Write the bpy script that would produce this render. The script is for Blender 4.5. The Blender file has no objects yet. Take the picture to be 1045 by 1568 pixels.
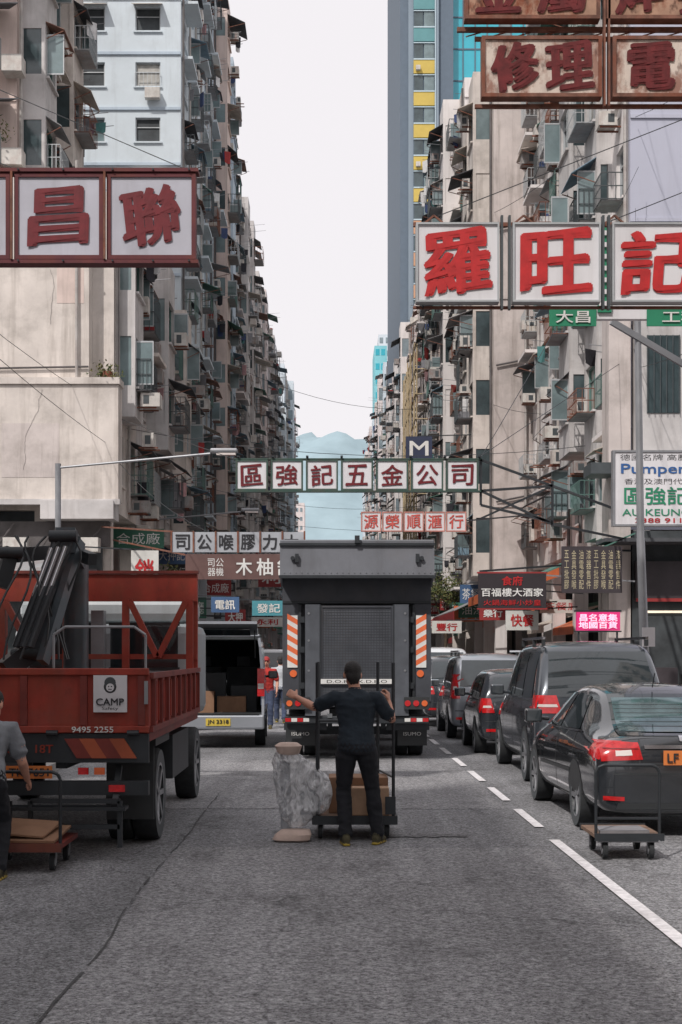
import bpy,bmesh,math,random
from mathutils import Vector,Matrix,kdtree,noise
from mathutils.bvhtree import BVHTree
R=random.Random(11)
sc=bpy.context.scene
COL=sc.collection
sc.view_settings.view_transform='Standard';sc.view_settings.look='None';sc.view_settings.exposure=0

# ------------------------------------------------------------------ materials
def L(r,g,b):
    f=lambda v:(v/255/12.92 if v/255<=.04045 else ((v/255+.055)/1.055)**2.4)
    return (f(r),f(g),f(b))
_m={}
def mat(name,c,rough=.6,metal=0,var=.12,sc_=2.0,bump=0,bsc=60,streak=0,rust=0,emit=0,alpha=1,trans=0,coat=0,spec=.5,grime=0):
    if name in _m: return _m[name]
    m=bpy.data.materials.new(name);m.use_nodes=True;nt=m.node_tree;N=nt.nodes;K=nt.links
    b=N['Principled BSDF'];b.inputs['Roughness'].default_value=rough;b.inputs['Metallic'].default_value=metal
    b.inputs['Specular IOR Level'].default_value=spec
    b.inputs['Coat Weight'].default_value=coat
    b.inputs['Transmission Weight'].default_value=trans;b.inputs['Alpha'].default_value=alpha
    g=N.new('ShaderNodeNewGeometry')
    n=N.new('ShaderNodeTexNoise');n.inputs['Scale'].default_value=sc_;n.inputs['Detail'].default_value=7;n.inputs['Roughness'].default_value=.62
    K.new(g.outputs['Position'],n.inputs['Vector'])
    r=N.new('ShaderNodeValToRGB');e=r.color_ramp.elements
    e[0].position=.36;e[1].position=.64
    e[0].color=tuple(max(0,x*(1-var)) for x in c)+(1,);e[1].color=tuple(x*(1+var*.6) for x in c)+(1,)
    K.new(n.outputs['Fac'],r.inputs['Fac']);out=r.outputs['Color']
    def mixin(fac,colr,prev,mode='MIX'):
        x=N.new('ShaderNodeMix');x.data_type='RGBA';x.blend_type=mode
        K.new(fac,x.inputs[0]);K.new(prev,x.inputs[6]);x.inputs[7].default_value=tuple(colr)+(1,);return x.outputs[2]
    def mask(scale,vec,lo,hi,amp,det=6):
        mp=N.new('ShaderNodeMapping');mp.inputs['Scale'].default_value=vec;K.new(g.outputs['Position'],mp.inputs['Vector'])
        q=N.new('ShaderNodeTexNoise');q.inputs['Scale'].default_value=scale;q.inputs['Detail'].default_value=det;q.inputs['Roughness'].default_value=.65;K.new(mp.outputs[0],q.inputs['Vector'])
        y=N.new('ShaderNodeMapRange');y.inputs[1].default_value=lo;y.inputs[2].default_value=hi;y.inputs[3].default_value=0;y.inputs[4].default_value=amp;y.clamp=True
        K.new(q.outputs['Fac'],y.inputs[0]);return y.outputs[0]
    if streak: out=mixin(mask(1.0,(2.6,2.6,.22),.5,.78,streak),(c[0]*.34,c[1]*.31,c[2]*.28),out)
    if grime: out=mixin(mask(.9,(1,1,1),.5,.72,grime),(.16,.14,.12),out)
    if rust:
        out=mixin(mask(3.2,(1,1,.7),.47,.60,rust),L(128,66,42),out)
        out=mixin(mask(9,(1,1,.5),.56,.66,rust*.8),L(70,42,34),out)
    K.new(out,b.inputs['Base Color'])
    if emit: K.new(out,b.inputs['Emission Color']);b.inputs['Emission Strength'].default_value=emit
    if bump:
        q=N.new('ShaderNodeTexNoise');q.inputs['Scale'].default_value=bsc;q.inputs['Detail'].default_value=5;K.new(g.outputs['Position'],q.inputs['Vector'])
        bp=N.new('ShaderNodeBump');bp.inputs['Strength'].default_value=bump;bp.inputs['Distance'].default_value=.02
        K.new(q.outputs['Fac'],bp.inputs['Height']);K.new(bp.outputs[0],b.inputs['Normal'])
    _m[name]=m;return m

CREAM=mat('cream_render',L(212,204,197),.9,var=.15,sc_=.8,streak=.65,bump=.3,bsc=9,grime=.4)
PINKW=mat('pinkish_render',L(216,198,190),.9,var=.15,sc_=.9,streak=.5,grime=.25)
WBLUE=mat('pale_blue_render',L(206,216,222),.9,var=.07,sc_=.5,streak=.25,grime=.1)
WBLUE2=mat('blue_band_render',L(182,196,208),.9,var=.1,sc_=.5,streak=.3)
GREYW=mat('grey_render',L(200,197,196),.9,var=.17,sc_=.8,streak=.55,grime=.35)
CONC=mat('weathered_concrete',L(200,191,187),.92,var=.17,sc_=.7,streak=.8,bump=.3,bsc=6,grime=.35)
LAV=mat('lavender_render',L(178,180,194),.9,var=.05,sc_=.4,streak=.12)
WHITEW=mat('white_render',L(226,221,219),.9,var=.1,sc_=.9,streak=.45,grime=.2)
TEALW=mat('teal_render',L(130,196,206),.8,var=.08,sc_=.5)
FARW=mat('haze_tinted_render',L(206,216,224),.9,var=.06,sc_=.3)  # distance haze put into the paint colour of far blocks
FARP=mat('haze_paled_pink_render',L(218,208,206),.9,var=.08,sc_=.5,streak=.25,grime=.1)  # pink render paled in colour to stand for distance haze
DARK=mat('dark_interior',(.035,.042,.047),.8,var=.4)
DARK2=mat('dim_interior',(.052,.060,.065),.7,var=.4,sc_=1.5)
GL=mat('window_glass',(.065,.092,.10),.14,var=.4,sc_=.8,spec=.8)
GL2=mat('window_glass_pale',(.18,.24,.25),.2,var=.3,sc_=.8,spec=.8)
GLF=mat('haze_paled_window_glass',(.24,.30,.33),.3,var=.3,sc_=.8,spec=.6)  # glass colour lightened in place of haze on far facades
CURT=mat('curtain_window',L(172,170,164),.5,var=.25,sc_=3)
ALU=mat('aluminium_frame',L(180,184,186),.45,.3,var=.1)
FRD=mat('dark_frame',L(74,80,83),.5,var=.2)
FRG=mat('green_frame',L(92,122,116),.5,var=.2)
RUST=mat('rusty_metal',L(126,88,74),.85,var=.4,sc_=6,rust=.55)
ACW=mat('aircon_case',L(204,201,195),.6,var=.15,sc_=3,streak=.5,rust=.2)
ACD=mat('aircon_case_worn',L(150,148,146),.7,var=.2,sc_=3,streak=.5,rust=.35)
PIPE=mat('drain_pipe',L(176,172,168),.7,var=.2,rust=.15)
PIPED=mat('dark_pipe',L(94,90,90),.7,var=.25)
AWN=[mat('awning_rust',L(140,110,98),.8,var=.3,rust=.3),mat('awning_grey',L(142,144,146),.7,var=.2,rust=.15),mat('awning_green',L(80,122,110),.7,var=.2),mat('awning_blue',L(120,146,162),.7,var=.2),mat('awning_dark',L(80,82,86),.8,var=.3),mat('awning_cream',L(202,194,184),.8,var=.2,rust=.15)]
WAWN=[AWN[0],AWN[1],AWN[1],AWN[4],AWN[4],AWN[4],AWN[5],AWN[5],AWN[3],AWN[2]]
CLO=[mat('cloth_%s'%n,L(*c),.95,var=.15,sc_=8) for n,c in dict(red=(160,60,60),teal=(90,140,140),white=(215,215,215),blue=(66,80,116),black=(50,50,56),pink=(190,150,152),sand=(186,168,140),grey=(130,130,134)).items()]
LCLO=[CLO[i] for i in (0,1,2,2,3,3,4,5,7,7,4)]
BLKM=mat('black_metal',L(56,60,64),.5,.3,var=.2)
GALV=mat('galvanised_steel',L(150,152,156),.5,.4,var=.15)
TYRE=mat('tyre_rubber',(.030,.033,.036),.85,var=.3,sc_=12)
RIM=mat('wheel_alloy',L(160,162,166),.35,.7,var=.1)
BLKP=mat('black_plastic',(.034,.038,.041),.5,var=.2)
CGL=mat('car_glass',(.028,.037,.042),.05,var=.2,spec=1)
REDL=mat('red_lamp_lens',L(190,26,30),.15,var=.25,sc_=18,coat=1,emit=.1)
WHL=mat('clear_lamp_lens',L(225,215,210),.15,var=.1,coat=1)
ORL=mat('orange_lamp_lens',L(232,110,56),.3,var=.12,coat=.5)
CHR=mat('chrome',L(215,215,220),.12,1,var=.03)
WPL=mat('white_sign_panel',L(222,221,224),.6,var=.06,sc_=1.5,streak=.35)
REDT=mat('red_sign_paint',L(182,34,38),.6,var=.2,sc_=7)
DREDT=mat('dark_red_sign_paint',L(112,24,34),.6,var=.2,sc_=7)
BLKT=mat('black_sign_paint',L(48,48,52),.6,var=.2,sc_=5)
GRNT=mat('green_sign_paint',L(40,134,100),.6,var=.1)
BLUT=mat('blue_sign_paint',L(50,96,156),.6,var=.1)
WHT=mat('white_sign_paint',L(225,225,222),.6,var=.08)

# ------------------------------------------------------------------ mesh builder
class Obj:
    def __init__(s,name,loc=(0,0,0),rz=0,world=False):
        s.name=name;s.loc=Vector(loc);s.rz=rz;s.world=world;s.P={};s.bev={};s.extra=[];s.smooth=set()
        s.e=bpy.data.objects.new(name,None);s.e.empty_display_size=.3;COL.objects.link(s.e);s.e.location=loc;s.e.rotation_euler=(0,0,rz)
    def raw(s,pn,m,vs,fs):
        p=s.P.setdefault(pn,dict(v=[],f=[],mi=[],ms=[]))
        if m not in p['ms']:p['ms'].append(m)
        k=p['ms'].index(m);b=len(p['v'])
        if s.world:
            lx,ly,lz=s.loc
            p['v'].extend((v[0]-lx,v[1]-ly,v[2]-lz) for v in vs)
        else: p['v'].extend(tuple(v) for v in vs)
        for f in fs:p['f'].append(tuple(b+i for i in f));p['mi'].append(k)
    def box(s,pn,m,x0,x1,y0,y1,z0,z1):
        if x0>x1:x0,x1=x1,x0
        if y0>y1:y0,y1=y1,y0
        if z0>z1:z0,z1=z1,z0
        s.raw(pn,m,[(x0,y0,z0),(x1,y0,z0),(x1,y1,z0),(x0,y1,z0),(x0,y0,z1),(x1,y0,z1),(x1,y1,z1),(x0,y1,z1)],[(0,3,2,1),(4,5,6,7),(0,1,5,4),(1,2,6,5),(2,3,7,6),(3,0,4,7)])
    def slab(s,pn,m,q,t):
        t=Vector(t);q=[Vector(a) for a in q];n=len(q)
        vs=q+[a+t for a in q]
        fs=[tuple(range(n))[::-1],tuple(range(n,2*n))]+[(i,(i+1)%n,n+(i+1)%n,n+i) for i in range(n)]
        s.raw(pn,m,vs,fs)
    def sheet(s,pn,m,q): s.raw(pn,m,q,[tuple(range(len(q)))])
    def cyl(s,pn,m,p,q,r0,r1=None,n=8):
        p=Vector(p);q=Vector(q);r1=r0 if r1 is None else r1
        d=(q-p).normalized();a=d.orthogonal().normalized();b=d.cross(a)
        vs=[];
        for c,r in((p,r0),(q,r1)):
            for i in range(n):
                t=2*math.pi*i/n;vs.append(c+(a*math.cos(t)+b*math.sin(t))*r)
        fs=[(i,(i+1)%n,n+(i+1)%n,n+i) for i in range(n)]+[tuple(range(n))[::-1],tuple(range(n,2*n))]
        s.raw(pn,m,vs,fs)
        if n>=10:s.smooth.add(pn)
    def beam(s,pn,m,p,q,w,h=None):
        h=h or w;p=Vector(p);q=Vector(q);d=(q-p).normalized()
        a=d.cross(Vector((0,0,1)));a=a.normalized() if a.length>.01 else Vector((1,0,0));b=a.cross(d).normalized()
        vs=[c+a*(i*w/2)+b*(j*h/2) for c in(p,q) for i,j in((-1,-1),(1,-1),(1,1),(-1,1))]
        s.raw(pn,m,vs,[(0,1,5,4),(1,2,6,5),(2,3,7,6),(3,0,4,7),(3,2,1,0),(4,5,6,7)])
    def done(s):
        for pn,p in s.P.items():
            me=bpy.data.meshes.new(pn);me.from_pydata(p['v'],[],p['f']);
            for m in p['ms']:me.materials.append(m)
            me.polygons.foreach_set('material_index',p['mi']);me.update()
            o=bpy.data.objects.new(pn,me);COL.objects.link(o);o.parent=s.e
            if pn in s.smooth:
                me.polygons.foreach_set('use_smooth',[True]*len(me.polygons))
                try: me.set_sharp_from_angle(angle=.7)
                except Exception: pass
            if pn in s.bev:
                b=o.modifiers.new('b','BEVEL');b.width=s.bev[pn];b.segments=2;b.limit_method='ANGLE'
        return s
_tc={}
def glyphs(t):
    if t in _tc:return _tc[t]
    c=bpy.data.curves.new('t','FONT');c.body=t;c.size=1;c.resolution_u=3
    ob=bpy.data.objects.new('t',c)
    me=ob.to_mesh()
    V=[v.co.copy() for v in me.vertices];F=[tuple(p.vertices) for p in me.polygons]
    ob.to_mesh_clear();bpy.data.objects.remove(ob)
    if not V:
        c2=bpy.data.curves.new('t','FONT');c2.body=t;c2.size=1;c2.resolution_u=3
        ob=bpy.data.objects.new('t',c2);COL.objects.link(ob)
        dg=bpy.context.evaluated_depsgraph_get();me=bpy.data.meshes.new_from_object(ob.evaluated_get(dg))
        bpy.data.objects.remove(ob);V=[v.co.copy() for v in me.vertices];F=[tuple(p.vertices) for p in me.polygons];bpy.data.meshes.remove(me)
    _tc[t]=(V,F);return _tc[t]
def text(o,pn,m,t,cx,y,cz,w,h,bold=.03,wob=0,seed=0):
    """flat lettering of real size w x h, centred, facing -Y; bold = several proud passes of paint"""
    V,F=glyphs(t)
    if not V:return
    x0=min(v.x for v in V);x1=max(v.x for v in V);y0=min(v.y for v in V);y1=max(v.y for v in V)
    if len(t)==1 and (x1-x0)<.6: x0,x1=min(x0,(x0+x1)/2-.4),max(x1,(x0+x1)/2+.4)
    rr=random.Random(seed*7+1)
    ang=rr.uniform(-.04,.07)*wob*2;sh=.10*wob
    offs=[(0,0,1,0)]
    if bold:
        for k in range(8):
            a=k*math.pi/4+.2;offs.append((bold*math.cos(a),bold*.85*math.sin(a),1,0))
        if wob:
            for k in range(4):offs.append((bold*1.35*math.cos(a+k),bold*.5*math.sin(a+k),1+.02*wob*(k-1.5),.05*wob*(k-1.5)))
    for i,(dx,dy,scl,s2) in enumerate(offs):
        vs=[]
        for v in V:
            u=(v.x-(x0+x1)/2)/(x1-x0);q=(v.y-(y0+y1)/2)/(y1-y0)
            u2=(u*scl+dx*(min(1,h/w) if w>h else 1));q2=q*scl+dy
            q2+=(sh+s2)*u2+ang*u2;u2+=-ang*q2
            vs.append((cx+u2*w,y-.0015*(i+1),cz+q2*h))
        o.raw(pn,m,vs,F)
NAMES='五金行 電器舖 油漆店 大押記 茶餐廳 永興號 合成廠'.split()
for t_ in NAMES:glyphs(t_)

# ------------------------------------------------------------------ world, sun, camera
D=Vector((-.46,-.80,1.02)).normalized()
w=bpy.data.worlds.new("World");sc.world=w;w.use_nodes=True;nt=w.node_tree
bg=nt.nodes['Background'];sk=nt.nodes.new('ShaderNodeTexSky');sk.sky_type='NISHITA';sk.sun_disc=False
sk.sun_elevation=math.asin(D.z);sk.sun_rotation=math.atan2(D.x,D.y);sk.dust_density=4
mx=nt.nodes.new('ShaderNodeMix');mx.data_type='RGBA';mx.inputs[0].default_value=.95
nt.links.new(sk.outputs[0],mx.inputs[6]);mx.inputs[7].default_value=(9.5,9.15,9.4,1)
nt.links.new(mx.outputs[2],bg.inputs['Color']);bg.inputs['Strength'].default_value=.1
sl=bpy.data.lights.new('sun','SUN');sl.energy=2.9;sl.angle=math.radians(1.2);sl.color=(1,.94,.89)
so=bpy.data.objects.new('sun',sl);COL.objects.link(so);so.rotation_euler=D.to_track_quat('Z','Y').to_euler();so.location=(-30,-20,60)
cam=bpy.data.cameras.new('camera');co=bpy.data.objects.new('camera',cam);COL.objects.link(co);sc.camera=co
co.location=(0,0,1.8);co.rotation_euler=(math.radians(90),0,0);cam.sensor_fit='VERTICAL';cam.sensor_height=36;cam.lens=50.5
cam.shift_y=216/1568;cam.shift_x=12.5/1568;cam.clip_end=9000;cam.clip_start=.1

# ------------------------------------------------------------------ ground
def asphalt(name,base,patch=0):
    m=bpy.data.materials.new(name);m.use_nodes=True;nt=m.node_tree;N=nt.nodes;K=nt.links;b=N['Principled BSDF'];b.inputs['Roughness'].default_value=.85
    g=N.new('ShaderNodeNewGeometry')
    def noise_(s,vec=(1,1,1),d=6,rg=.6):
        mp=N.new('ShaderNodeMapping');mp.inputs['Scale'].default_value=vec;K.new(g.outputs['Position'],mp.inputs[0])
        n=N.new('ShaderNodeTexNoise');n.inputs['Scale'].default_value=s;n.inputs['Detail'].default_value=d;n.inputs['Roughness'].default_value=rg;K.new(mp.outputs[0],n.inputs[0]);return n.outputs['Fac']
    def rng(v,a,b_,c,d):
        y=N.new('ShaderNodeMapRange');y.inputs[1].default_value=a;y.inputs[2].default_value=b_;y.inputs[3].default_value=c;y.inputs[4].default_value=d;K.new(v,y.inputs[0]);return y.outputs[0]
    def mul(a,b_):
        x=N.new('ShaderNodeMath');x.operation='MULTIPLY';K.new(a,x.inputs[0]);K.new(b_,x.inputs[1]);return x.outputs[0]
    grain=rng(noise_(42,d=3,rg=.85),.34,.66,.20,1.95)
    grain2=rng(noise_(15,d=3,rg=.7),.3,.7,.74,1.26)
    big=rng(noise_(.35,(1,.6,1)),.3,.7,.72,1.22)
    tr=rng(noise_(1.1,(1.6,.05,1),4),.35,.65,.80,1.14)
    v=N.new('ShaderNodeTexVoronoi');v.feature='DISTANCE_TO_EDGE';v.inputs['Scale'].default_value=.28
    wn=N.new('ShaderNodeTexNoise');wn.inputs['Scale'].default_value=1.5;wn.inputs['Detail'].default_value=6;K.new(g.outputs['Position'],wn.inputs[0])
    ad=N.new('ShaderNodeVectorMath');ad.operation='ADD';K.new(g.outputs['Position'],ad.inputs[0]);K.new(wn.outputs['Color'],ad.inputs[1]);K.new(ad.outputs[0],v.inputs['Vector'])
    cr=rng(v.outputs['Distance'],.0,.006,.6,1)
    st=rng(noise_(1.3,(1,.5,1),5),.56,.72,1,.55)
    x=mul(mul(mul(grain,grain2),mul(big,tr)),mul(cr,st))
    c=N.new('ShaderNodeVectorMath');c.operation='SCALE';c.inputs[0].default_value=base;K.new(x,c.inputs['Scale'])
    K.new(c.outputs[0],b.inputs['Base Color'])
    bp=N.new('ShaderNodeBump');bp.inputs['Strength'].default_value=.6;bp.inputs['Distance'].default_value=.012;K.new(grain,bp.inputs['Height']);K.new(bp.outputs[0],b.inputs['Normal'])
    return m
ASP=asphalt('asphalt',(.25,.252,.264));ASP2=asphalt('asphalt_patch',(.295,.294,.305));ASPD=asphalt('asphalt_dark',(.19,.19,.198))
def flat(name,m,pts,z,ny=1):
    me=bpy.data.meshes.new(name);me.from_pydata([(p[0],p[1],z) for p in pts],[],[tuple(range(len(pts)))]);me.materials.append(m)
    o=bpy.data.objects.new(name,me);COL.objects.link(o);return o
GR=mat('ground_soil',(.16,.155,.15),.95,var=.3,sc_=.1)
flat('ground',GR,[(-4000,-300),(4000,-300),(4000,6000),(-4000,6000)],0)
flat('road',ASP,[(-4.2,-60),(4.9,-60),(4.9,420),(-4.2,420)],.008)
def jag(x0,x1,y0,y1,seed,a=.03):
    r=random.Random(seed);p=[]
    n=14
    for i in range(n):p.append((x0+(x1-x0)*i/n,y0+r.uniform(-a,a)))
    for i in range(n):p.append((x1+r.uniform(-a,a),y0+(y1-y0)*i/n))
    for i in range(n):p.append((x1-(x1-x0)*i/n,y1+r.uniform(-a,a)))
    for i in range(n):p.append((x0+r.uniform(-a,a),y1-(y1-y0)*i/n))
    return p
flat('road_patch',ASP2,jag(-1.42,1.9,-20,13.2,1),.012)
flat('road_patch',ASPD,jag(.5,1.3,13.95,14.15,3,.05),.016)
flat('road_patch',ASP2,jag(-2.2,2.0,16.5,24,5),.012)
TAR=mat('tar_seam',(.06,.06,.063),.7,var=.3)
me=bpy.data.meshes.new('road_seam');r=random.Random(5);vs=[];fs=[];xx=-1.43
for i in range(120):
    y=-2+i*.17;xx+=r.uniform(-.014,.014);xx+=(-1.43-xx)*.1;ww=r.uniform(.003,.010);vs+=[(xx-ww,y,.020),(xx+ww,y,.020)]
    if i and r.random()<.8:fs.append((2*i-2,2*i-1,2*i+1,2*i))
me.from_pydata(vs,[],fs);me.materials.append(TAR);COL.objects.link(bpy.data.objects.new('road_seam',me))
PAINT=mat('road_paint',L(232,230,232),.8,var=.2,sc_=16,grime=.35)
o=Obj('road_marking',(2.15,20,0),world=True)
o.sheet('line',PAINT,[(2.16,3,.021),(2.27,3,.021),(2.16,13.7,.021),(2.06,13.7,.021)])
y=14.7
while y<60:
    x=2.12-(y-14)*.006;o.sheet('dash',PAINT,[(x-.05,y,.021),(x+.05,y,.021),(x+.04,y+1.7,.021),(x-.06,y+1.7,.021)]);y+=2.65
o.done()
PAV=mat('pavement_slabs',L(160,148,144),.9,var=.2,sc_=2,grime=.4);KERB=mat('kerb_stone',L(165,163,160),.9,var=.2,sc_=3)
for nm,x0,x1,k0,k1 in(('pavement',-8.6,-4.35,-4.35,-4.2),('pavement',5.05,9,4.9,5.05)):
    o=Obj(nm,((x0+x1)/2,100,0),world=True);o.box('slabs',PAV,x0,x1,-40,400,0,.13)
    for i in range(-30,180):o.box('kerb',KERB,k0,k1,i*1.2,i*1.2+1.185,.0,.135)
    o.done()

# ------------------------------------------------------------------ buildings
FAR=[False]
def wallwin(o,P,ax,s,L_,z0,nf,fh,ops,wm,sill=.9,head=.4,th=.25,pn='walls',fr=None,sillm=None,gl=None,bandm=None):
    """P=(x,y) start on outer face; ax 'y' wall runs along +y with outward normal s*x ; ax 'x' wall runs along +x outward s*y"""
    def B(pn,m,u0,u1,n0,n1,a,b):
        if ax=='y':o.box(pn,m,P[0]+s*n0,P[0]+s*n1,P[1]+u0,P[1]+u1,a,b)
        else:o.box(pn,m,P[0]+u0,P[0]+u1,P[1]+s*n0,P[1]+s*n1,a,b)
    for f in range(nf+1):
        zf=z0+f*fh
        a=zf-(head if f else 0);b=zf+(sill if f<nf else .9)
        B(pn,wm if not bandm else bandm,0,L_,-th,0,a,b)
        if f==nf:break
        ws,we=zf+sill,zf+fh-head
        u=0
        for (a0,a1) in ops:
            if a0>u:B(pn,wm,u,a0,-th,0,ws,we)
            u=a1
            k=R.random();g=gl or ((GLF if k<.7 else CURT) if FAR[0] else (GL if k<.5 else GL2 if k<.75 else CURT if k<.9 else DARK2))
            f2=fr or R.choice((ALU,ALU,FRD,FRG,ALU))
            B('windows',g,a0,a1,-.2,-.17,ws,we)
            t=.05
            B('window_frames',f2,a0,a1,-.165,-.10,ws,ws+t);B('window_frames',f2,a0,a1,-.165,-.10,we-t,we)
            B('window_frames',f2,a0,a0+t,-.165,-.10,ws+t,we-t);B('window_frames',f2,a1-t,a1,-.165,-.10,ws+t,we-t)
            nmul=max(1,int((a1-a0)/.6))
            for i in range(1,nmul):
                c=a0+(a1-a0)*i/nmul;B('window_frames',f2,c-.02,c+.02,-.165,-.11,ws+t,we-t)
            B('window_frames',f2,a0+t,a1-t,-.163,-.12,we-.42,we-.38)
            B('sills',wm,a0-.08,a1+.08,.002,.09,ws-.07,ws-.003)
        if u<L_:B(pn,wm,u,L_,-th,0,ws,we)
def clutter(o,P,s,u0,u1,ws,we,lod,den=1.):
    """things hung on a street facade around one window opening"""
    X=lambda d:P[0]+s*d
    Y0=P[1]+u0;Y1=P[1]+u1;W=Y1-Y0
    r=R.random
    if r()<.42*den:
        y=Y0+r()*(max(.01,W-.5))-.1;z=R.choice((ws-R.uniform(.5,.8),we-R.uniform(.3,.6),ws+.02));am=ACW if r()<.65 else ACD;aw=R.uniform(.5,.75);ah=R.uniform(.36,.52)
        o.box('aircon_units',am,X(.12),X(.12+R.uniform(.25,.6)),y,y+aw,z,z+ah)
        if not lod:
            o.box('brackets',RUST,X(.003),X(.6),y+.05,y+.09,z-.05,z-.003);o.box('brackets',RUST,X(.003),X(.6),y+aw-.1,y+aw-.06,z-.05,z-.003)
            o.box('aircon_units',FRD,X(.2),X(.38),y-.006,y,z+.08,z+ah-.08)
    if r()<.42*den:
        m=R.choice(WAWN);d=R.uniform(.4,1.0);zz=we+R.uniform(.0,.22);dz=R.uniform(.15,.5)
        o.slab('window_awnings',m,[(X(.0),Y0-.15,zz),(X(.0),Y1+.15,zz),(X(d),Y1+.15,zz-dz),(X(d),Y0-.15,zz-dz)],(0,0,.025))
        if not lod:
            for yy in(Y0-.1,Y1+.1):o.beam('brackets',RUST,(X(.02),yy,zz-dz-.25),(X(d-.03),yy,zz-dz-.02),.025)
    if r()<.36*den:
        d=R.uniform(.35,.7);m=R.choice((FRD,RUST,ALU,FRG,FRD));a,b=ws-.1,min(we-.1,ws+R.uniform(.5,1.2))
        for zz in (a,(a+b)/2,b):
            o.box('window_cages',m,X(.003),X(d),Y0,Y0+.025,zz,zz+.025);o.box('window_cages',m,X(.003),X(d),Y1-.025,Y1,zz,zz+.025);o.box('window_cages',m,X(d),X(d+.025),Y0,Y1,zz,zz+.025)
        n=3 if lod else 8
        for i in range(n+1):
            yy=Y0+(W-.02)*i/n;o.box('window_cages',m,X(d+.027),X(d+.042),yy,yy+.02,a,b)
        for i in range(3):
            dd=d*i/3+.03;o.box('window_cages',m,X(dd),X(dd+.02),Y0-.018,Y0-.003,a,b)
        o.box('window_cages',AWN[1],X(.01),X(d),Y0+.03,Y1-.03,a-.03,a-.003)
        if r()<.6:
            for i in range(R.randint(1,3)):
                yy=R.uniform(Y0+.1,Y1-.3);h=R.uniform(.15,.4);o.box('stored_items',R.choice(LCLO+AWN),X(.1),X(d-.05),yy,yy+R.uniform(.15,.3),a+.003,a+h)
    if r()<.24*den:
        zz=R.uniform(ws+.2,we);d=R.uniform(.7,1.3)
        for yy in(Y0+.2,Y1-.2):o.cyl('laundry_poles',GALV,(X(0),yy,zz),(X(d),yy,zz+.1),.012,n=5)
        nc=R.choice((0,1,2,3)) if not lod else R.choice((0,0,0,0,1,2))
        for i in range(nc):
            xx=X(R.uniform(.25,d-.1));h=R.uniform(.3,.65);ww=R.uniform(.2,.4);yc=R.uniform(Y0+.3,Y1-.3) if W>.7 else (Y0+Y1)/2
            a_=R.uniform(-.2,.2)
            o.slab('laundry',R.choice(LCLO),[(xx-ww/2,yc-a_,zz),(xx+ww/2,yc+a_,zz),(xx+ww/2*.85,yc+a_+.05,zz-h),(xx,yc,zz-h-.05),(xx-ww/2*.9,yc-a_,zz-h*.95)],(0,.015,0))
    if r()<.3*den and not lod:
        yy=R.choice((Y0+.05,Y1-.07));w_=.5
        o.box('open_casements',GL2,X(.02),X(w_),yy,yy+.012,ws+.1,we-.15)
        for a,b,c,d in((0,.02,ws+.06,we-.1),(w_-.0,w_+.03,ws+.06,we-.1)):o.box('open_casements',ALU,X(a),X(b),yy-.01,yy+.02,c,d)
        o.box('open_casements',ALU,X(.02),X(w_),yy-.01,yy+.02,ws+.06,ws+.1);o.box('open_casements',ALU,X(.02),X(w_),yy-.01,yy+.02,we-.15,we-.1)
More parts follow.
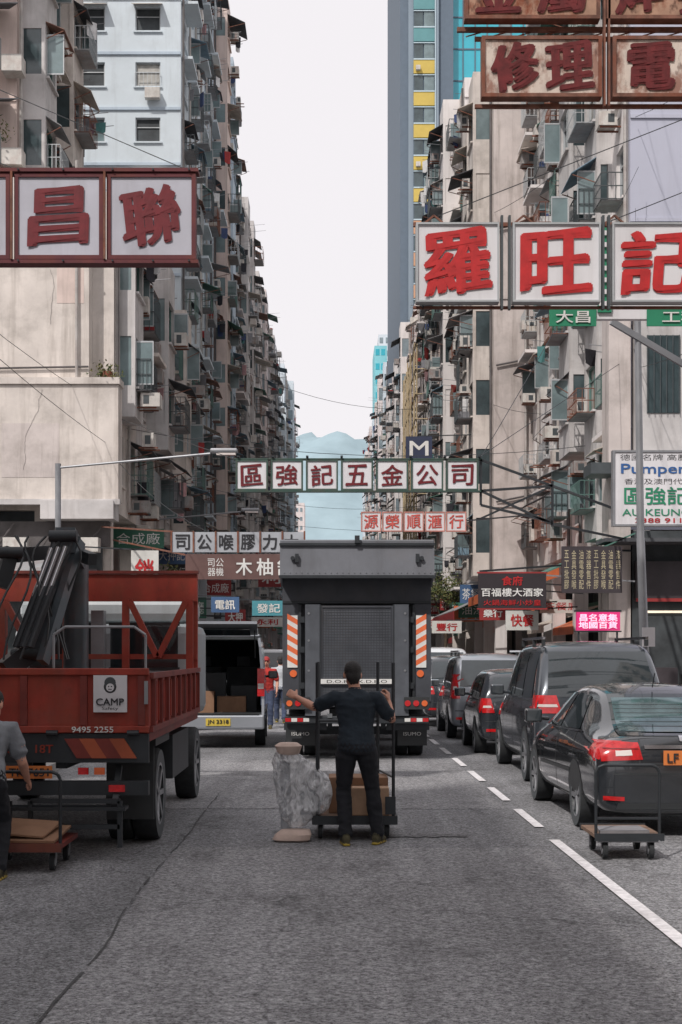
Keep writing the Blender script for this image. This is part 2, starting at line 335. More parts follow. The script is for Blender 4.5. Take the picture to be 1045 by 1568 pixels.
def tower_block(o,side,xf,y0,y1,z0,nf,fh,wm,depth=12,lod=0,den=1.,end='blank',wm2=None,bay=2.9,bays=.35,ground=True,setback=2.2,frm=None,endm=None,bayd=.75,far=False):
    FAR[0]=far
    s=-side;X=lambda d:xf+s*d;ln=y1-y0;zt=z0+nf*fh;wm2=wm2 or wm;endm=endm or wm
    o.box('core',DARK2 if far else DARK,X(-.32),X(-depth+.3),y0+.3,y1-.3,z0+.05,zt-.05)  # far cores take the paler colour, standing in for haze
    o.box('floor_slabs',wm,X(-.26),X(-depth),y0+.26,y1,z0,z0+.045)
    nb=max(1,round(ln/bay));bw=ln/nb;cols=[R.random()<bays for _ in range(nb)]
    for i in range(nb):
        a=y0+i*bw
        if i==0:a0=a+.26
        else:a0=a
        l=a+bw-a0;ww=R.choice((1.1,1.3,1.6,1.9)) if l>2.3 else l*.55
        ops=[(l/2-ww/2,l/2+ww/2)];off=0;cd=den*R.choice((.55,.85,1.1,1.5))
        m=wm if R.random()<.7 else wm2
        if cols[i]:
            off=bayd*R.uniform(.6,1.2);m=wm2 if R.random()<.6 else R.choice((wm,wm,FARP,WHITEW) if far else (wm,CREAM,WHITEW,GREYW,PINKW));l2=l*.86;p0=a0+l*.07;zz=z0+R.choice((0,0,fh));n2=nf-int(round((zz-z0)/fh))
            wallwin(o,(X(off),p0),'y',s,l2,zz,n2,fh,[(l2*.12,l2*.88)],m,sill=.95,head=.45,th=.12)
            for yy in(p0,p0+l2-.1):
                for f in range(n2):
                    zf=zz+f*fh
                    o.box('bay_cheeks',m,X(.0),X(off-.122),yy+.003,yy+.097,zf-(.45 if f else 0),zf+.95)
                    o.box('bay_cheeks',m,X(.0),X(.12),yy+.003,yy+.097,zf+.95,zf+fh-.45)
                    k=R.random()
                    o.box('windows',GLF if far else GL if k<.4 else GL2 if k<.7 else m,X(.12),X(off-.123),yy+.04,yy+.06,zf+.95,zf+fh-.45)
                o.box('bay_cheeks',m,X(0),X(off-.122),yy+.003,yy+.097,zz+n2*fh-.45,zz+n2*fh+.9)
            o.box('bay_floors',m,X(.0),X(off-.125),p0+.1,p0+l2-.1,zz,zz+.1);o.box('bay_floors',wm,X(0),X(off-.125),p0+.1,p0+l2-.1,zz+n2*fh+.3,zz+n2*fh+.4)
        wallwin(o,(X(0),a0),'y',s,l,z0,nf,fh,ops,m if not cols[i] else wm,sill=.9,head=.42)
        for f in range(nf):
            zf=z0+f*fh
            if cols[i]:clutter(o,(X(off),0),s,p0+l2*.1,p0+l2*.9,zf+.95,zf+fh-.45,lod,cd)
            else:clutter(o,(X(0),0),s,a0+ops[0][0],a0+ops[0][1],zf+.9,zf+fh-.42,lod,cd)
            if not cols[i] and R.random()<.3:
                o.box('ledges',wm,X(.003),X(R.uniform(.3,.8)),a0+.1,a0+l-.1,zf-.12,zf+.0)
        if R.random()<.75:
            yy=a+R.uniform(.05,.25);mm=R.choice((PIPE,PIPED,PIPE));o.cyl('drain_pipes',mm,(X(.1),yy,z0+.2),(X(.1),yy,zt+.4),.055,n=6)
            if R.random()<.6:
                zc=z0+R.randint(1,nf)*fh;o.cyl('drain_pipes',mm,(X(.1),yy,zc),(X(.1),yy+R.uniform(.5,1.4),zc+.5),.045,n=6)
    xa,xb=sorted((X(0),X(-depth)))
    if end=='blank':
        o.box('end_wall',endm,xa,xb,y0,y0+.26,z0,zt+.9)
        for f in range(1,nf+1):
            zf=z0+f*fh
            if R.random()<.5:o.box('end_mouldings',endm,xa,xb,y0-.05,y0-.003,zf-.06,zf+.04)
    elif end=='win':
        l=xb-xa;cs=[];c=0.9
        while c+1.7<l:
            cs.append((c,c+R.choice((1.1,1.6))));c+=2.45
        if side<0:cs=sorted((l-b,l-a) for a,b in cs)
        wallwin(o,(xa,y0),'x',-1,l,z0,nf,fh,cs,endm,sill=.95,head=.42,pn='end_wall',fr=ALU,bandm=None)
        for f in range(nf+1):
            zf=z0+f*fh;o.box('end_mouldings',WBLUE2 if endm is WBLUE else endm,xa,xb,y0-.08,y0-.003,zf-.1,zf+.02)
            if f<nf:
                for a,b in cs:
                    if R.random()<.45:
                        x=xa+a+R.uniform(0,.5);o.box('aircon_units',ACW,x,x+.65,y0-.45,y0-.1,zf+.3,zf+.75)
                    if R.random()<.25:
                        o.slab('window_awnings',R.choice(WAWN),[(xa+a-.1,y0,zf+fh-.3),(xa+b+.1,y0,zf+fh-.3),(xa+b+.1,y0-.6,zf+fh-.55),(xa+a-.1,y0-.6,zf+fh-.55)],(0,0,.02))
                    if R.random()<.5:
                        for i in range(7):xq=xa+a+(b-a)*i/6;o.box('window_cages',ALU,xq-.01,xq+.01,y0-.12,y0-.1,zf+.95,zf+1.5)
                        o.box('window_cages',ALU,xa+a,xa+b,y0-.12,y0-.1,zf+1.502,zf+1.53)
        for c in range(1,len(cs)):
            if R.random()<.6:
                xq=xa+(cs[c-1][1]+cs[c][0])/2;o.cyl('drain_pipes',PIPE,(xq,y0-.13,z0),(xq,y0-.13,zt),.05,n=6)
    o.box('roof',GREYW,xa+.3,xb-.3,y0+.3,y1-.3,zt,zt+.15)
    for i in range(int(ln/5)+1):
        a=y0+1+R.random()*(ln-3.5);x=X(-R.uniform(1.0,3.5));h=R.uniform(1.2,2.8)
        o.box('roof_huts',R.choice((wm,AWN[1],wm,WHITEW)),x,x-s*R.uniform(1.5,3),a,a+R.uniform(1.2,2.6),zt+.15,zt+.15+h)
        o.cyl('antennas',FRD,(X(-.4),a,zt),(X(-.4),a,zt+R.uniform(2,4)),.02,n=4)
        zz=zt+2.2;o.beam('antennas',FRD,(X(-.4)-.5,a,zz-.4),(X(-.4)+.5,a,zz-.4),.02)
    if ground: shops(o,side,xf-s*setback,xf,y0,y1,z0,wm)
    FAR[0]=False
SIGNC=[mat('shop_red',L(150,52,52),.5,var=.15),mat('shop_green',L(58,108,90),.5,var=.15),mat('shop_white',L(205,205,200),.6,var=.1),mat('shop_dark',L(64,58,62),.5,var=.2),mat('shop_blue',L(68,98,136),.5,var=.15),mat('shop_orange',L(205,108,66),.5,var=.15)]
SHUT=mat('roller_shutter',L(138,140,140),.5,.2,var=.15,streak=.4)
def shops(o,side,xb,xf,y0,y1,z0,wm):
    s=-side
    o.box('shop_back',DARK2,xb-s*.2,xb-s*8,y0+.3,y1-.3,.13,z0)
    n=max(1,int((y1-y0)/4));w=(y1-y0)/n
    for i in range(n):
        a=y0+i*w
        o.box('shop_piers',wm,xb-s*.19,xb+s*.15,a,a+.45,.13,z0-.003)
        o.box('columns',wm,xf-s*.55,xf-s*.08,a+.003,a+.4,.13,z0-.004)
        m=R.choice(SIGNC)
        o.box('shop_fascias',m,xb+s*.0,xb+s*.12,a+.5,a+w-.05,3.0,3.8)
        if R.random()<.5:
            o.box('shutters',SHUT,xb-s*.15,xb-s*.1,a+.5,a+w-.05,.14,2.95)
            for k in range(14):o.box('shutters',SHUT,xb-s*.098,xb-s*.08,a+.5,a+w-.05,.2+k*.2,.3+k*.2)
        else:
            for k in range(8):
                yy=R.uniform(a+.5,a+w-.6);o.box('goods',R.choice(CLO+AWN+SIGNC),xb+s*.1,xb+s*R.uniform(.4,1.0),yy,yy+R.uniform(.3,.7),.13,R.uniform(.4,1.8))
        if R.random()<.85:
            m=R.choice((AWN[2],AWN[3],SIGNC[5],AWN[1],AWN[5],SIGNC[0]));d=R.uniform(1.6,3.0);zt=R.uniform(3.3,4.4)
            o.slab('shop_awnings',m,[(xb+s*.13,a+.2,zt),(xb+s*.13,a+w-.1,zt),(xb+s*d,a+w-.1,zt-.8),(xb+s*d,a+.2,zt-.8)],(0,0,.03))
            o.slab('shop_awnings',m,[(xb+s*d,a+.2,zt-.8),(xb+s*d,a+w-.1,zt-.8),(xb+s*d,a+w-.1,zt-1.05),(xb+s*d,a+.2,zt-1.05)],(s*.015,0,0))
        if R.random()<.75:
            m=R.choice(SIGNC);ww=R.uniform(.8,1.8);hh=R.uniform(.4,1.0);zz=R.uniform(3.0,z0-.6);yy=a+R.uniform(.3,w-.3)
            x0=xf-s*R.uniform(.2,1);x1=x0+s*ww
            o.box('hanging_signs',m,x0,x1,yy,yy+.12,zz,zz+hh)
            tm=WHT if m not in(SIGNC[2],) else REDT
            text(o,'sign_lettering',tm,R.choice(NAMES),(x0+x1)/2,yy-.003,zz+hh/2,ww*.85,hh*.6,bold=0)

# --- left side
o=Obj('unseen_shading_block',(-12,52,0),world=True)
tower_block(o,-1,-6.6,43.3,62.9,6.1,3,2.9,CREAM,depth=14,den=1.5,bays=.5,wm2=GREYW,bay=2.4)
tower_block(o,-1,-9.6,43.6,53,15.8,6,2.8,PINKW,depth=12,den=1.6,bays=.6,ground=False,wm2=CREAM,bay=2.3)
o.box('balcony_boxes',CREAM,-13,-6.35,42.5,43.29,6.3,9.75)
o.box('balcony_boxes',CREAM,-13.2,-6.3,42.42,43.29,9.755,9.95)
o.box('balcony_boxes',CREAM,-13,-7.25,42.7,43.29,9.955,16.2)
o.box('balcony_boxes',GREYW,-8.6,-6.45,42.2,43.29,5.75,6.29)
o.box('balcony_boxes',PIPED,-14,-6.7,43.0,43.29,5.0,5.74)
o.box('balcony_boxes',GREYW,-13.2,-6.28,42.3,42.499,6.18,6.34)
o.box('render_patches',CONC,-9.8,-8.1,42.49,42.499,7.0,8.6);o.box('render_patches',PINKW,-8.2,-7.4,42.69,42.699,12.2,15.1)
r=random.Random(8)
for (xa_,za_,n_,yy) in((-8.6,9.6,26,42.485),(-10.5,15.8,30,42.685),(-8.4,13.2,20,42.685)):
    x,z=xa_,za_;dr=0
    for k in range(n_):
        dr=dr*.7+r.uniform(-.03,.03);x2=x+dr;z2=z-r.uniform(.05,.12);o.beam('wall_cracks',PIPED,(x,yy,z),(x2,yy,z2),.006);x,z=x2,z2
for z in(10.2,13.4):o.cyl('drain_pipes',PIPED,(-13,42.62,z),(-7.25,42.62,z+.1),.03,n=6)
o.cyl('drain_pipes',PIPE,(-7.6,42.6,9.96),(-7.6,42.6,16.4),.05,n=6)
# roof terrace clutter on the lower block
for k in range(5):
    y=54+k*1.8;o.box('roof_huts',R.choice((AWN[1],CREAM,AWN[0])),-9.4,-7.6,y,y+1.4,15.0,15.9+R.random()*1.3)
for f in range(6):
    z=16+f*2.8
    o.box('balcony_boxes',PINKW,-13,-10.1-.25*(f%2),42.6,43.59,z,z+1.05)
    o.slab('window_awnings',R.choice(WAWN),[(-12.4,43.5,z+2.5),(-9.8,43.5,z+2.5),(-9.2,42.0,z+2.0),(-12.2,42.0,z+2.0)],(0,0,.03))
    o.box('window_cages',FRD,-11.8,-9.8,42.3,42.33,z+1.1,z+1.14)
    for k in range(9):o.box('window_cages',FRD,-11.8+k*.25,-11.77+k*.25,42.3,42.33,z+.2,z+1.1)
    o.box('windows',GL,-11.7,-10.5,43.55,43.59,z+1.2,z+2.3)
    o.box('aircon_units',ACW,-9.9,-9.3,42.9,43.5,z+.4,z+.9)
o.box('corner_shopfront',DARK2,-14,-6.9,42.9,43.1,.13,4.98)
o.box('corner_shop_fascia',SIGNC[3],-13.8,-7.0,42.6,42.88,3.5,4.3);text(o,'corner_shop_lettering',mat('gold_lettering',L(190,180,150),.5),'合成廠',-8.6,42.59,3.9,1.9,.5,bold=.01)
for x,m in((-12.2,AWN[3]),(-9.6,AWN[1])):o.slab('corner_shop_awnings',m,[(x-1.3,42.6,4.7),(x+1.25,42.6,4.7),(x+1.25,41.2,4.1),(x-1.3,41.2,4.1)],(0,0,.03))
for x in(-10.6,-9.7,-7.6):o.box('aircon_units',ACW,x,x+.7,42.2,42.7,4.78,5.2)
for x in(-12,-10.2,-8.9,-7.4):o.box('goods',R.choice(AWN+SIGNC),x,x+.8,42.0,42.8,.13,R.uniform(.8,2))
for k in range(5):o.cyl('conduits',PIPED,(-13+k*1.3,42.85,4.4),(-12.2+k*1.35,42.85,5.7),.03,n=5)
o.done()
o=Obj('unseen_shading_block',(-13,79,0),world=True)
tower_block(o,-1,-6.7,63.3,95,6.3,13,2.44,WBLUE,depth=16,den=1.1,bays=.4,end='win',wm2=WBLUE2,bay=2.8);o.done()
o=Obj('unseen_shading_block',(-13,103,0),world=True)
tower_block(o,-1,-6.6,95.3,112,5.5,10,2.75,FARP,depth=14,den=1.2,lod=1,bays=.5,wm2=GREYW);o.done()
o=Obj('unseen_shading_block',(-13,131,0),world=True)
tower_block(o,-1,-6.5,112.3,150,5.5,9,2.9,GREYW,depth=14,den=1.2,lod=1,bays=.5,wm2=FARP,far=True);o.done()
o=Obj('unseen_shading_block',(-13,180,0),world=True)
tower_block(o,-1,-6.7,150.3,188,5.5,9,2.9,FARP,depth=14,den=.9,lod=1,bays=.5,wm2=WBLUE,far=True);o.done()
o=Obj('unseen_shading_block',(-14,210,0),world=True)
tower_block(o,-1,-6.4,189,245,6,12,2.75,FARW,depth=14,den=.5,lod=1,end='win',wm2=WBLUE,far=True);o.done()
o=Obj('unseen_shading_block',(-16,300,0),world=True)
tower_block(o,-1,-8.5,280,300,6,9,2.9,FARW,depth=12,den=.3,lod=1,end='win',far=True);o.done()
# unseen blocks beside and behind the camera, added to shade the foreground
o=Obj('unseen_shading_block',(14,-5,0),world=True)
tower_block(o,1,8.6,-26,15.5,5,5,3,CREAM,depth=10,den=.4,lod=1,bay=4);o.done()
o=Obj('unseen_shading_block',(-14,-28,0),world=True)
tower_block(o,-1,-8.8,-60,1.0,5,6,3,GREYW,depth=10,den=.4,lod=1,bay=4);o.done()  # out of view; end and height shaped for the shadow edge on the road
o=Obj('unseen_shading_block',(-14,13,0),world=True)
tower_block(o,-1,-8.8,1.3,24,5,2,2.6,GREYW,depth=10,den=.6,lod=1,bay=4);o.done()
# --- right side
o=Obj('unseen_shading_block',(14,49,0),world=True)
tower_block(o,1,8.2,39.6,58.8,5.2,8,2.85,WHITEW,depth=14,den=1.7,bays=.35,endm=LAV,wm2=GREYW,bay=2.4);
o.box('concrete_pier',CONC,7.55,8.15,39.3,40.3,.13,13.5);o.box('canopy',FRD,6.9,12,38.4,39.55,6.6,6.9)
o.box('corner_bay',GREYW,8.25,9.6,38.9,39.59,7.2,11.2);o.box('windows',GL,8.5,9.4,38.87,38.897,8.3,10.4)
for k in range(6):o.box('window_cages',FRD,8.5+k*.17,8.52+k*.17,38.8,38.82,8.3,10.4)
o.box('corner_shopfront',DARK2,8.2,20,39.35,39.59,.13,5.15)
o.box('corner_shop_fascia',SIGNC[3],8.25,12,39.1,39.34,3.3,4.3);o.box('corner_shop_fascia',SIGNC[0],8.25,12,39.05,39.098,3.2,3.29)
o.box('side_canopy',AWN[4],7.2,13,38.0,39.3,4.75,4.85)
for x in(8.6,9.4,10.3):o.box('goods',R.choice(AWN+SIGNC),x,x+.6,38.3,39.0,.13,R.uniform(.8,2))
o.box('shop_lights',mat('shop_tube_light',L(255,235,210),.5,emit=1.0),8.5,10.2,39.28,39.33,2.9,2.96)
o.done()
o=Obj('unseen_shading_block',(13,65,0),world=True)
tower_block(o,1,6.6,59,71.8,5,7,2.85,WHITEW,depth=12,den=1.6,bays=.5,endm=CONC,wm2=CREAM,bay=2.6);
for z in(8,13.6,19.2):o.cyl('drain_pipes',PIPED,(6.7,58.9,z),(8.2,58.9,z+.3),.04,n=6)
o.cyl('drain_pipes',PIPE,(7.9,58.85,5),(7.9,58.85,25),.06,n=6);o.done()
o=Obj('unseen_shading_block',(13,80,0),world=True)
tower_block(o,1,6.6,72,88,5,9,2.75,CREAM,depth=12,den=1.5,bays=.5,endm=WHITEW,wm2=WHITEW,bay=2.6,end='win');o.done()
o=Obj('unseen_shading_block',(13,105,0),world=True)
tower_block(o,1,6.6,88.3,112,5,8,2.85,WHITEW,depth=12,den=1.4,lod=1,bays=.5,wm2=FARP);o.done()
o=Obj('unseen_shading_block',(13,135,0),world=True)
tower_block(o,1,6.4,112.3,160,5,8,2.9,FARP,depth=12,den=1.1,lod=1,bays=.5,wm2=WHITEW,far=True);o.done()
o=Obj('unseen_shading_block',(13,190,0),world=True)
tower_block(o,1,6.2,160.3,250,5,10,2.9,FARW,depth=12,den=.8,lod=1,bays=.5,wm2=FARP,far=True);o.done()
BAM=mat('bamboo_poles',L(190,172,140),.8,var=.2)
o=Obj('bamboo_scaffolding',(5.4,105,0),world=True)
for k in range(11):o.cyl('uprights',BAM,(5.3,92+k*1.6,.13),(5.3+R.uniform(-.1,.1),92+k*1.6,22),.05,n=5)
for k in range(12):o.cyl('ledgers',BAM,(5.3,91.8,4+k*1.6),(5.3,108.5,4+k*1.6+R.uniform(-.2,.2)),.045,n=5)
for k in range(11):o.cyl('braces',BAM,(5.3,92,4+k*1.6),(6.6,92,4+k*1.6),.04,n=5)
o.done()
TGL=mat('teal_curtain_glass',L(60,172,190),.15,var=.12,sc_=.3,spec=.8)
TWG=mat('tower_grey',L(134,148,160),.7,var=.06,sc_=.3);TWD=mat('tower_dark',L(96,110,124),.7,var=.06);TWY=mat('tower_yellow',L(198,174,88),.7,var=.05);TWO=mat('tower_orange',L(194,150,120),.7,var=.05);TWGR=mat('tower_green',L(96,146,150),.7,var=.05);TWM=mat('tower_white_rib',L(182,200,208),.6,var=.04)
o=Obj('office_tower',(14,142,0),world=True)
o.box('core',TWD,7.3,10.9,130,160,0,78)
o.box('side_shaft',TWD,6.1,6.85,130.4,160,0,79)
o.box('rib',TWG,6.852,7.298,130.2,150,0,78.5)
for k in range(28):
    z=2+k*2.9
    m=TWO if z<42 else TWY if z<56 else TWGR
    o.box('spandrels',m,7.3,9.2,129.8,129.997,z,z+1.2)
    o.box('windows',GL,7.35,8.15,129.9,129.996,z+1.4,z+2.7);o.box('windows',GL2,8.25,9.15,129.9,129.996,z+1.4,z+2.7)
    o.box('mullions',TWM,7.3,9.2,129.75,129.99,z+1.21,z+1.33);o.box('mullions',TWM,7.3,9.2,129.78,129.99,z+2.72,z+2.80)
    if k%3==0:o.box('aircon_units',ACW,7.5,7.9,129.4,129.74,z+.2,z+.6)
o.box('rib',TWG,9.2,9.55,129.6,130.5,0,79);o.box('rib',TWM,9.21,9.29,129.5,129.59,0,79)
o.done()
o=Obj('glass_tower',(17,142,0),world=True)
o.box('glass',TGL,9.6,19,131,160,20,110)
for k in range(30):o.box('mullions',TWD,9.6,19,130.93,130.99,22+k*2.9,22.12+k*2.9)
for k in range(9):o.box('mullions',TWD,9.62+k*1.1,9.7+k*1.1,130.9,130.99,20.01,109.9)
for k in range(30):
    for j in range(8):
        if R.random()<.12:o.box('glass',GL2,9.71+j*1.1,10.70+j*1.1,130.95,130.99,22.2+k*2.9,24.8+k*2.9)
o.done()
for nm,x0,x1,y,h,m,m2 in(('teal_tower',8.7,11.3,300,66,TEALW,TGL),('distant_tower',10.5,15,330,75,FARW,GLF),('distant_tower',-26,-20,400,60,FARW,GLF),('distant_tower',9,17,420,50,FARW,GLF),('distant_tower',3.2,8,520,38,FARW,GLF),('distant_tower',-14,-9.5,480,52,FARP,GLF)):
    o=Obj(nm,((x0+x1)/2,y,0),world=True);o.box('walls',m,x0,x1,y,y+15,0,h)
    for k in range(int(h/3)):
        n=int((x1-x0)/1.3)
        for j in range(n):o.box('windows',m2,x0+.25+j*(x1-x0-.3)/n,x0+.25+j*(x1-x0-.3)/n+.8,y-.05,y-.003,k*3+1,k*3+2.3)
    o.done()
HM=mat('haze_tinted_hill_forest',L(150,170,178),1,var=.14,sc_=.006,spec=0)  # atmospheric haze painted into the forest colour as pale blue-grey
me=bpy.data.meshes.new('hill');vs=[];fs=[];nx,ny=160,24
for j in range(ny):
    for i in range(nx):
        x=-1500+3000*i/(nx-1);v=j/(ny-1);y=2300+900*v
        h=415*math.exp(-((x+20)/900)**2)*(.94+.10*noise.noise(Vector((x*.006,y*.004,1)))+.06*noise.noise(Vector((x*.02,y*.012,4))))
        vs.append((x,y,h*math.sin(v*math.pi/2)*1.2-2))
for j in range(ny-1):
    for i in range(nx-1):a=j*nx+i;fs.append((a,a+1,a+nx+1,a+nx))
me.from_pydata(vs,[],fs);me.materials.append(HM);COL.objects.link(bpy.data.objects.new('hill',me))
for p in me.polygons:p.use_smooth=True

# ------------------------------------------------------------------ overhead signs
def framed(o,x0,x1,z0,z1,y,chars,pm,tm,fm,fw=.06,bold=.03,wob=0,depth=.16,fill=.8,cs=None,seed=1,gap=.02):
    n=len(chars);w=(x1-x0)/n if not cs else 0
    for i,ch in enumerate(chars):
        a,b=(x0+i*w+gap,x0+(i+1)*w-gap) if not cs else cs[i]
        o.box('panels',pm,a+fw,b-fw,y+.022,y+depth-.015,z0+fw,z1-fw)
        for q in((a,b,z0,z0+fw),(a,b,z1-fw,z1)):o.box('frame',fm,q[0],q[1],y,y+depth,q[2],q[3])
        for q in((a,a+fw),(b-fw,b)):o.box('frame',fm,q[0],q[1],y,y+depth,z0+fw,z1-fw)
        if ch.strip():text(o,'lettering',tm,ch,(a+b)/2,y+.020,(z0+z1)/2,(b-a-2*fw)*fill,(z1-z0-2*fw)*fill,bold=bold,wob=wob,seed=seed+i)
def sgn(name,y,x,z):return Obj(name,(x,y,z),world=True)
DRF=mat('dark_red_frame',L(98,44,50),.7,var=.2,rust=.25)
WP2=mat('grey_white_sign_panel',L(190,191,202),.6,var=.08,sc_=1.2,streak=.4,grime=.12)
RSP=mat('rusted_white_panel',L(214,200,188),.8,var=.12,sc_=2,rust=.75,streak=.5)
RSP2=mat('rusted_brown_panel',L(178,142,120),.85,var=.3,sc_=2,rust=.95,streak=.5)
o=sgn('hanging_shop_sign',16,-2.6,6.7)
framed(o,0,0,6.19,7.15,16,'昌聯',WP2,DREDT,DRF,.045,.036,.8,cs=[(-3.55,-2.56),(-2.52,-1.53)],fill=.70)
framed(o,0,0,6.19,7.15,16,' ',WP2,DREDT,DRF,.045,.03,.5,cs=[(-4.6,-3.60)])
o.box('frame',DRF,-9,-1.5,15.98,16.18,7.16,7.20);o.box('frame',DRF,-9,-1.5,15.98,16.18,6.14,6.18)
for x in(-3.575,-2.54):o.box('frame',RUST,x-.012,x+.012,15.96,15.99,6.18,7.16)
for x in(-3.5,-3.0,-2.45,-2.0,-1.6):
    for z in(6.165,7.18):o.cyl('bolts',BLKM,(x,15.96,z),(x,15.98,z),.012,n=6)
o.cyl('wires',BLKM,(-1.6,16.1,7.2),(-8.7,17,10.5),.006,n=4);o.cyl('wires',BLKM,(-3.5,16.1,7.2),(-8.7,17,9.5),.006,n=4)
o.beam('bracket',RUST,(-8.8,16.08,6.10),(-4.6,16.08,6.10),.06)
o.done()
BRED=mat('bright_red_sign_paint',L(190,36,38),.6,var=.18,sc_=7)
o=sgn('hanging_shop_sign',15,2.3,6)
framed(o,0,0,5.47,6.30,15,'羅旺記',WPL,BRED,ALU,.02,.036,.9,cs=[(.87,1.74),(1.88,2.80),(2.92,3.84)],fill=.80,seed=4)
for x in(1.77,1.85,2.83,2.89):o.box('frame',FRD,x-.012,x+.012,15.02,15.1,5.4,6.38)
o.box('frame',RUST,.85,8.6,15.17,15.22,6.31,6.35);o.box('frame',RUST,.85,8.6,15.17,15.22,5.44,5.465)
for x in(.95,1.9,2.86,3.7):
    o.beam('frame',RUST,(x,15.2,6.33),(x+.12,15.2,6.43),.02);o.beam('frame',RUST,(x+.12,15.2,6.43),(x+.24,15.2,6.33),.02)
    for z in(5.455,6.33):o.cyl('bolts',BLKM,(x,15.14,z),(x,15.17,z),.012,n=6)
o.cyl('wires',BLKM,(.9,15.2,6.34),(8.6,16,9.6),.006,n=4);o.cyl('wires',BLKM,(2.86,15.2,6.34),(8.6,16,8.8),.006,n=4);o.done()
MAR=mat('faded_maroon_paint',L(104,34,36),.8,var=.35,sc_=8)
o=sgn('rusty_shop_sign',16,2.9,8.3)
framed(o,0,0,8.0,8.68,16,'  ',RSP,RUST,RUST,.04,cs=[(1.66,3.0),(3.12,4.6)])
for i,(c,cx) in enumerate(zip('修理',(2.03,2.64))):text(o,'lettering',MAR,c,cx,16.02,8.34,.50,.50,bold=.045,wob=.8,seed=i+3)
for i,(c,cx) in enumerate(zip('電話',(3.55,4.2))):text(o,'lettering',MAR,c,cx,16.02,8.34,.50,.50,bold=.045,wob=.8,seed=i)
o.box('frame',RUST,1.6,8.7,16.17,16.22,7.94,7.98);o.box('frame',RUST,1.6,8.7,16.17,16.22,8.70,8.74)
for x in(3.03,3.08):o.box('frame',RUST,x-.01,x+.01,16,16.1,7.9,9.5)
o.done()
o=sgn('rusty_shop_sign',16,2.9,9.2)
framed(o,0,0,8.87,9.55,16,'  ',RSP2,RUST,RUST,.04,cs=[(1.47,2.98),(3.05,4.6)])
for i,(c,cx) in enumerate(zip('金屬焊接',(1.85,2.55,3.4,4.1))):text(o,'lettering',MAR,c,cx,16.02,9.2,.5,.5,bold=.045,wob=.5,seed=i)
o.box('frame',RUST,1.4,8.7,16.17,16.22,8.8,8.85)
for i in range(12):
    x=1.5+i*.28;o.beam('frame',RUST,(x,16.2,8.75),(x+.28,16.2,8.83),.012)
o.done()
o=sgn('green_shop_sign',19,4,6.6)
o.box('panels',WPL,2.9,5.6,19,19.12,6.22,7.5)
o.box('green_bars',GRNT,3.50,3.68,18.96,18.997,6.3,7.45)
for k in range(7):o.box('green_bars',WPL,3.51,3.67,18.93,18.957,6.38+k*.155,6.44+k*.155)
o.box('green_bars',GRNT,2.86,3.48,18.97,18.998,6.12,6.36);o.box('green_bars',GRNT,4.15,5.6,18.97,18.998,6.12,6.36)
text(o,'lettering',WHT,'大昌',3.17,18.965,6.24,.45,.16,bold=.02);text(o,'lettering',WHT,'工程五金',4.85,18.965,6.24,1.0,.16,bold=.02)
o.beam('frame',GALV,(5.6,19.06,6.8),(9,19.06,6.8),.08);o.done()
GRF=mat('dark_green_frame',L(58,84,76),.6,var=.2,rust=.12)
o=sgn('street_banner_sign',30,.5,5.5)
framed(o,-2.06,3.07,5.2,5.84,30,'區強記五金公司',WPL,DREDT,GRF,.035,.016,.6,fill=.74,seed=20,gap=.03)
o.box('frame',GRF,-2.07,3.1,30,30.2,5.845,5.87);o.box('frame',GRF,-2.07,3.1,30,30.2,5.17,5.197)
for z0,z1 in((5.85,5.3),(4.9,4.55)):
    o.beam('truss',BLKM,(3.1,30.1,z0),(4.6,30.1,z1),.05)
o.beam('truss',BLKM,(3.1,30.1,5.2),(4.6,30.1,5.3),.05);o.beam('truss',BLKM,(3.1,30.1,5.2),(4.6,30.1,4.5),.05);o.beam('truss',BLKM,(3.1,30.1,4.9),(3.1,30.1,5.86),.05)
o.beam('truss',BLKM,(4.6,30.1,4.45),(4.6,30.1,5.4),.05);o.beam('truss',BLKM,(3.1,30.1,4.62),(4.6,30.1,5.3),.04)
o.beam('truss',BLKM,(4.6,30.1,5.3),(8.2,39.5,5.6),.05);o.beam('truss',BLKM,(4.6,30.1,4.5),(8.2,39.5,4.9),.05)
o.cyl('wires',BLKM,(-2.05,30.1,5.86),(-6.6,44,9),.008,n=4);o.cyl('wires',BLKM,(3,30.1,5.86),(8.2,40,10),.008,n=4)
for k in range(8):x=-2+k*.72;o.box('fixings',BLKM,x,x+.05,29.95,30.2,5.885,5.92)
o.done()
FAD=mat('faded_red_paint',L(205,92,84),.7,var=.15);FRP=mat('faded_pink_frame',L(196,136,126),.7,var=.2)
o=sgn('street_banner_sign',52,2.8,6.5)
framed(o,1.0,4.85,6.2,6.92,52,'源榮順滙行',WPL,FAD,FRP,.04,.018,.5,fill=.76,seed=30)
o.beam('frame',BLKM,(4.85,52.1,6.6),(8.2,52.1,6.9),.05);o.done()
o=sgn('street_banner_sign',33,-2.2,4.35)
o.box('panel',mat('grey_sign_panel',L(176,180,186),.6,var=.1,streak=.3),-3.72,-.66,33,33.14,4.12,4.58)
for i,c in enumerate('司公喉膠力大'):text(o,'lettering',BLKT,c,-3.45+i*.5,32.997,4.35,.32,.34,bold=.02)
for i in range(7):o.box('frame',RUST,-3.73+i*.51,-3.69+i*.51,32.97,32.995,4.1,4.6)
o.beam('frame',RUST,(-3.7,33.1,4.6),(-7,43.2,5.6),.04);o.done()
o=sgn('street_banner_sign',38,-2.2,4.1)
o.box('panel',mat('brown_sign_panel',L(104,78,74),.6,var=.15),-3.9,-.9,38,38.12,3.75,4.42)
for i,c in enumerate('木柚舖'):text(o,'lettering',WHT,c,-2.35+i*.55,37.997,4.08,.42,.44,bold=.02)
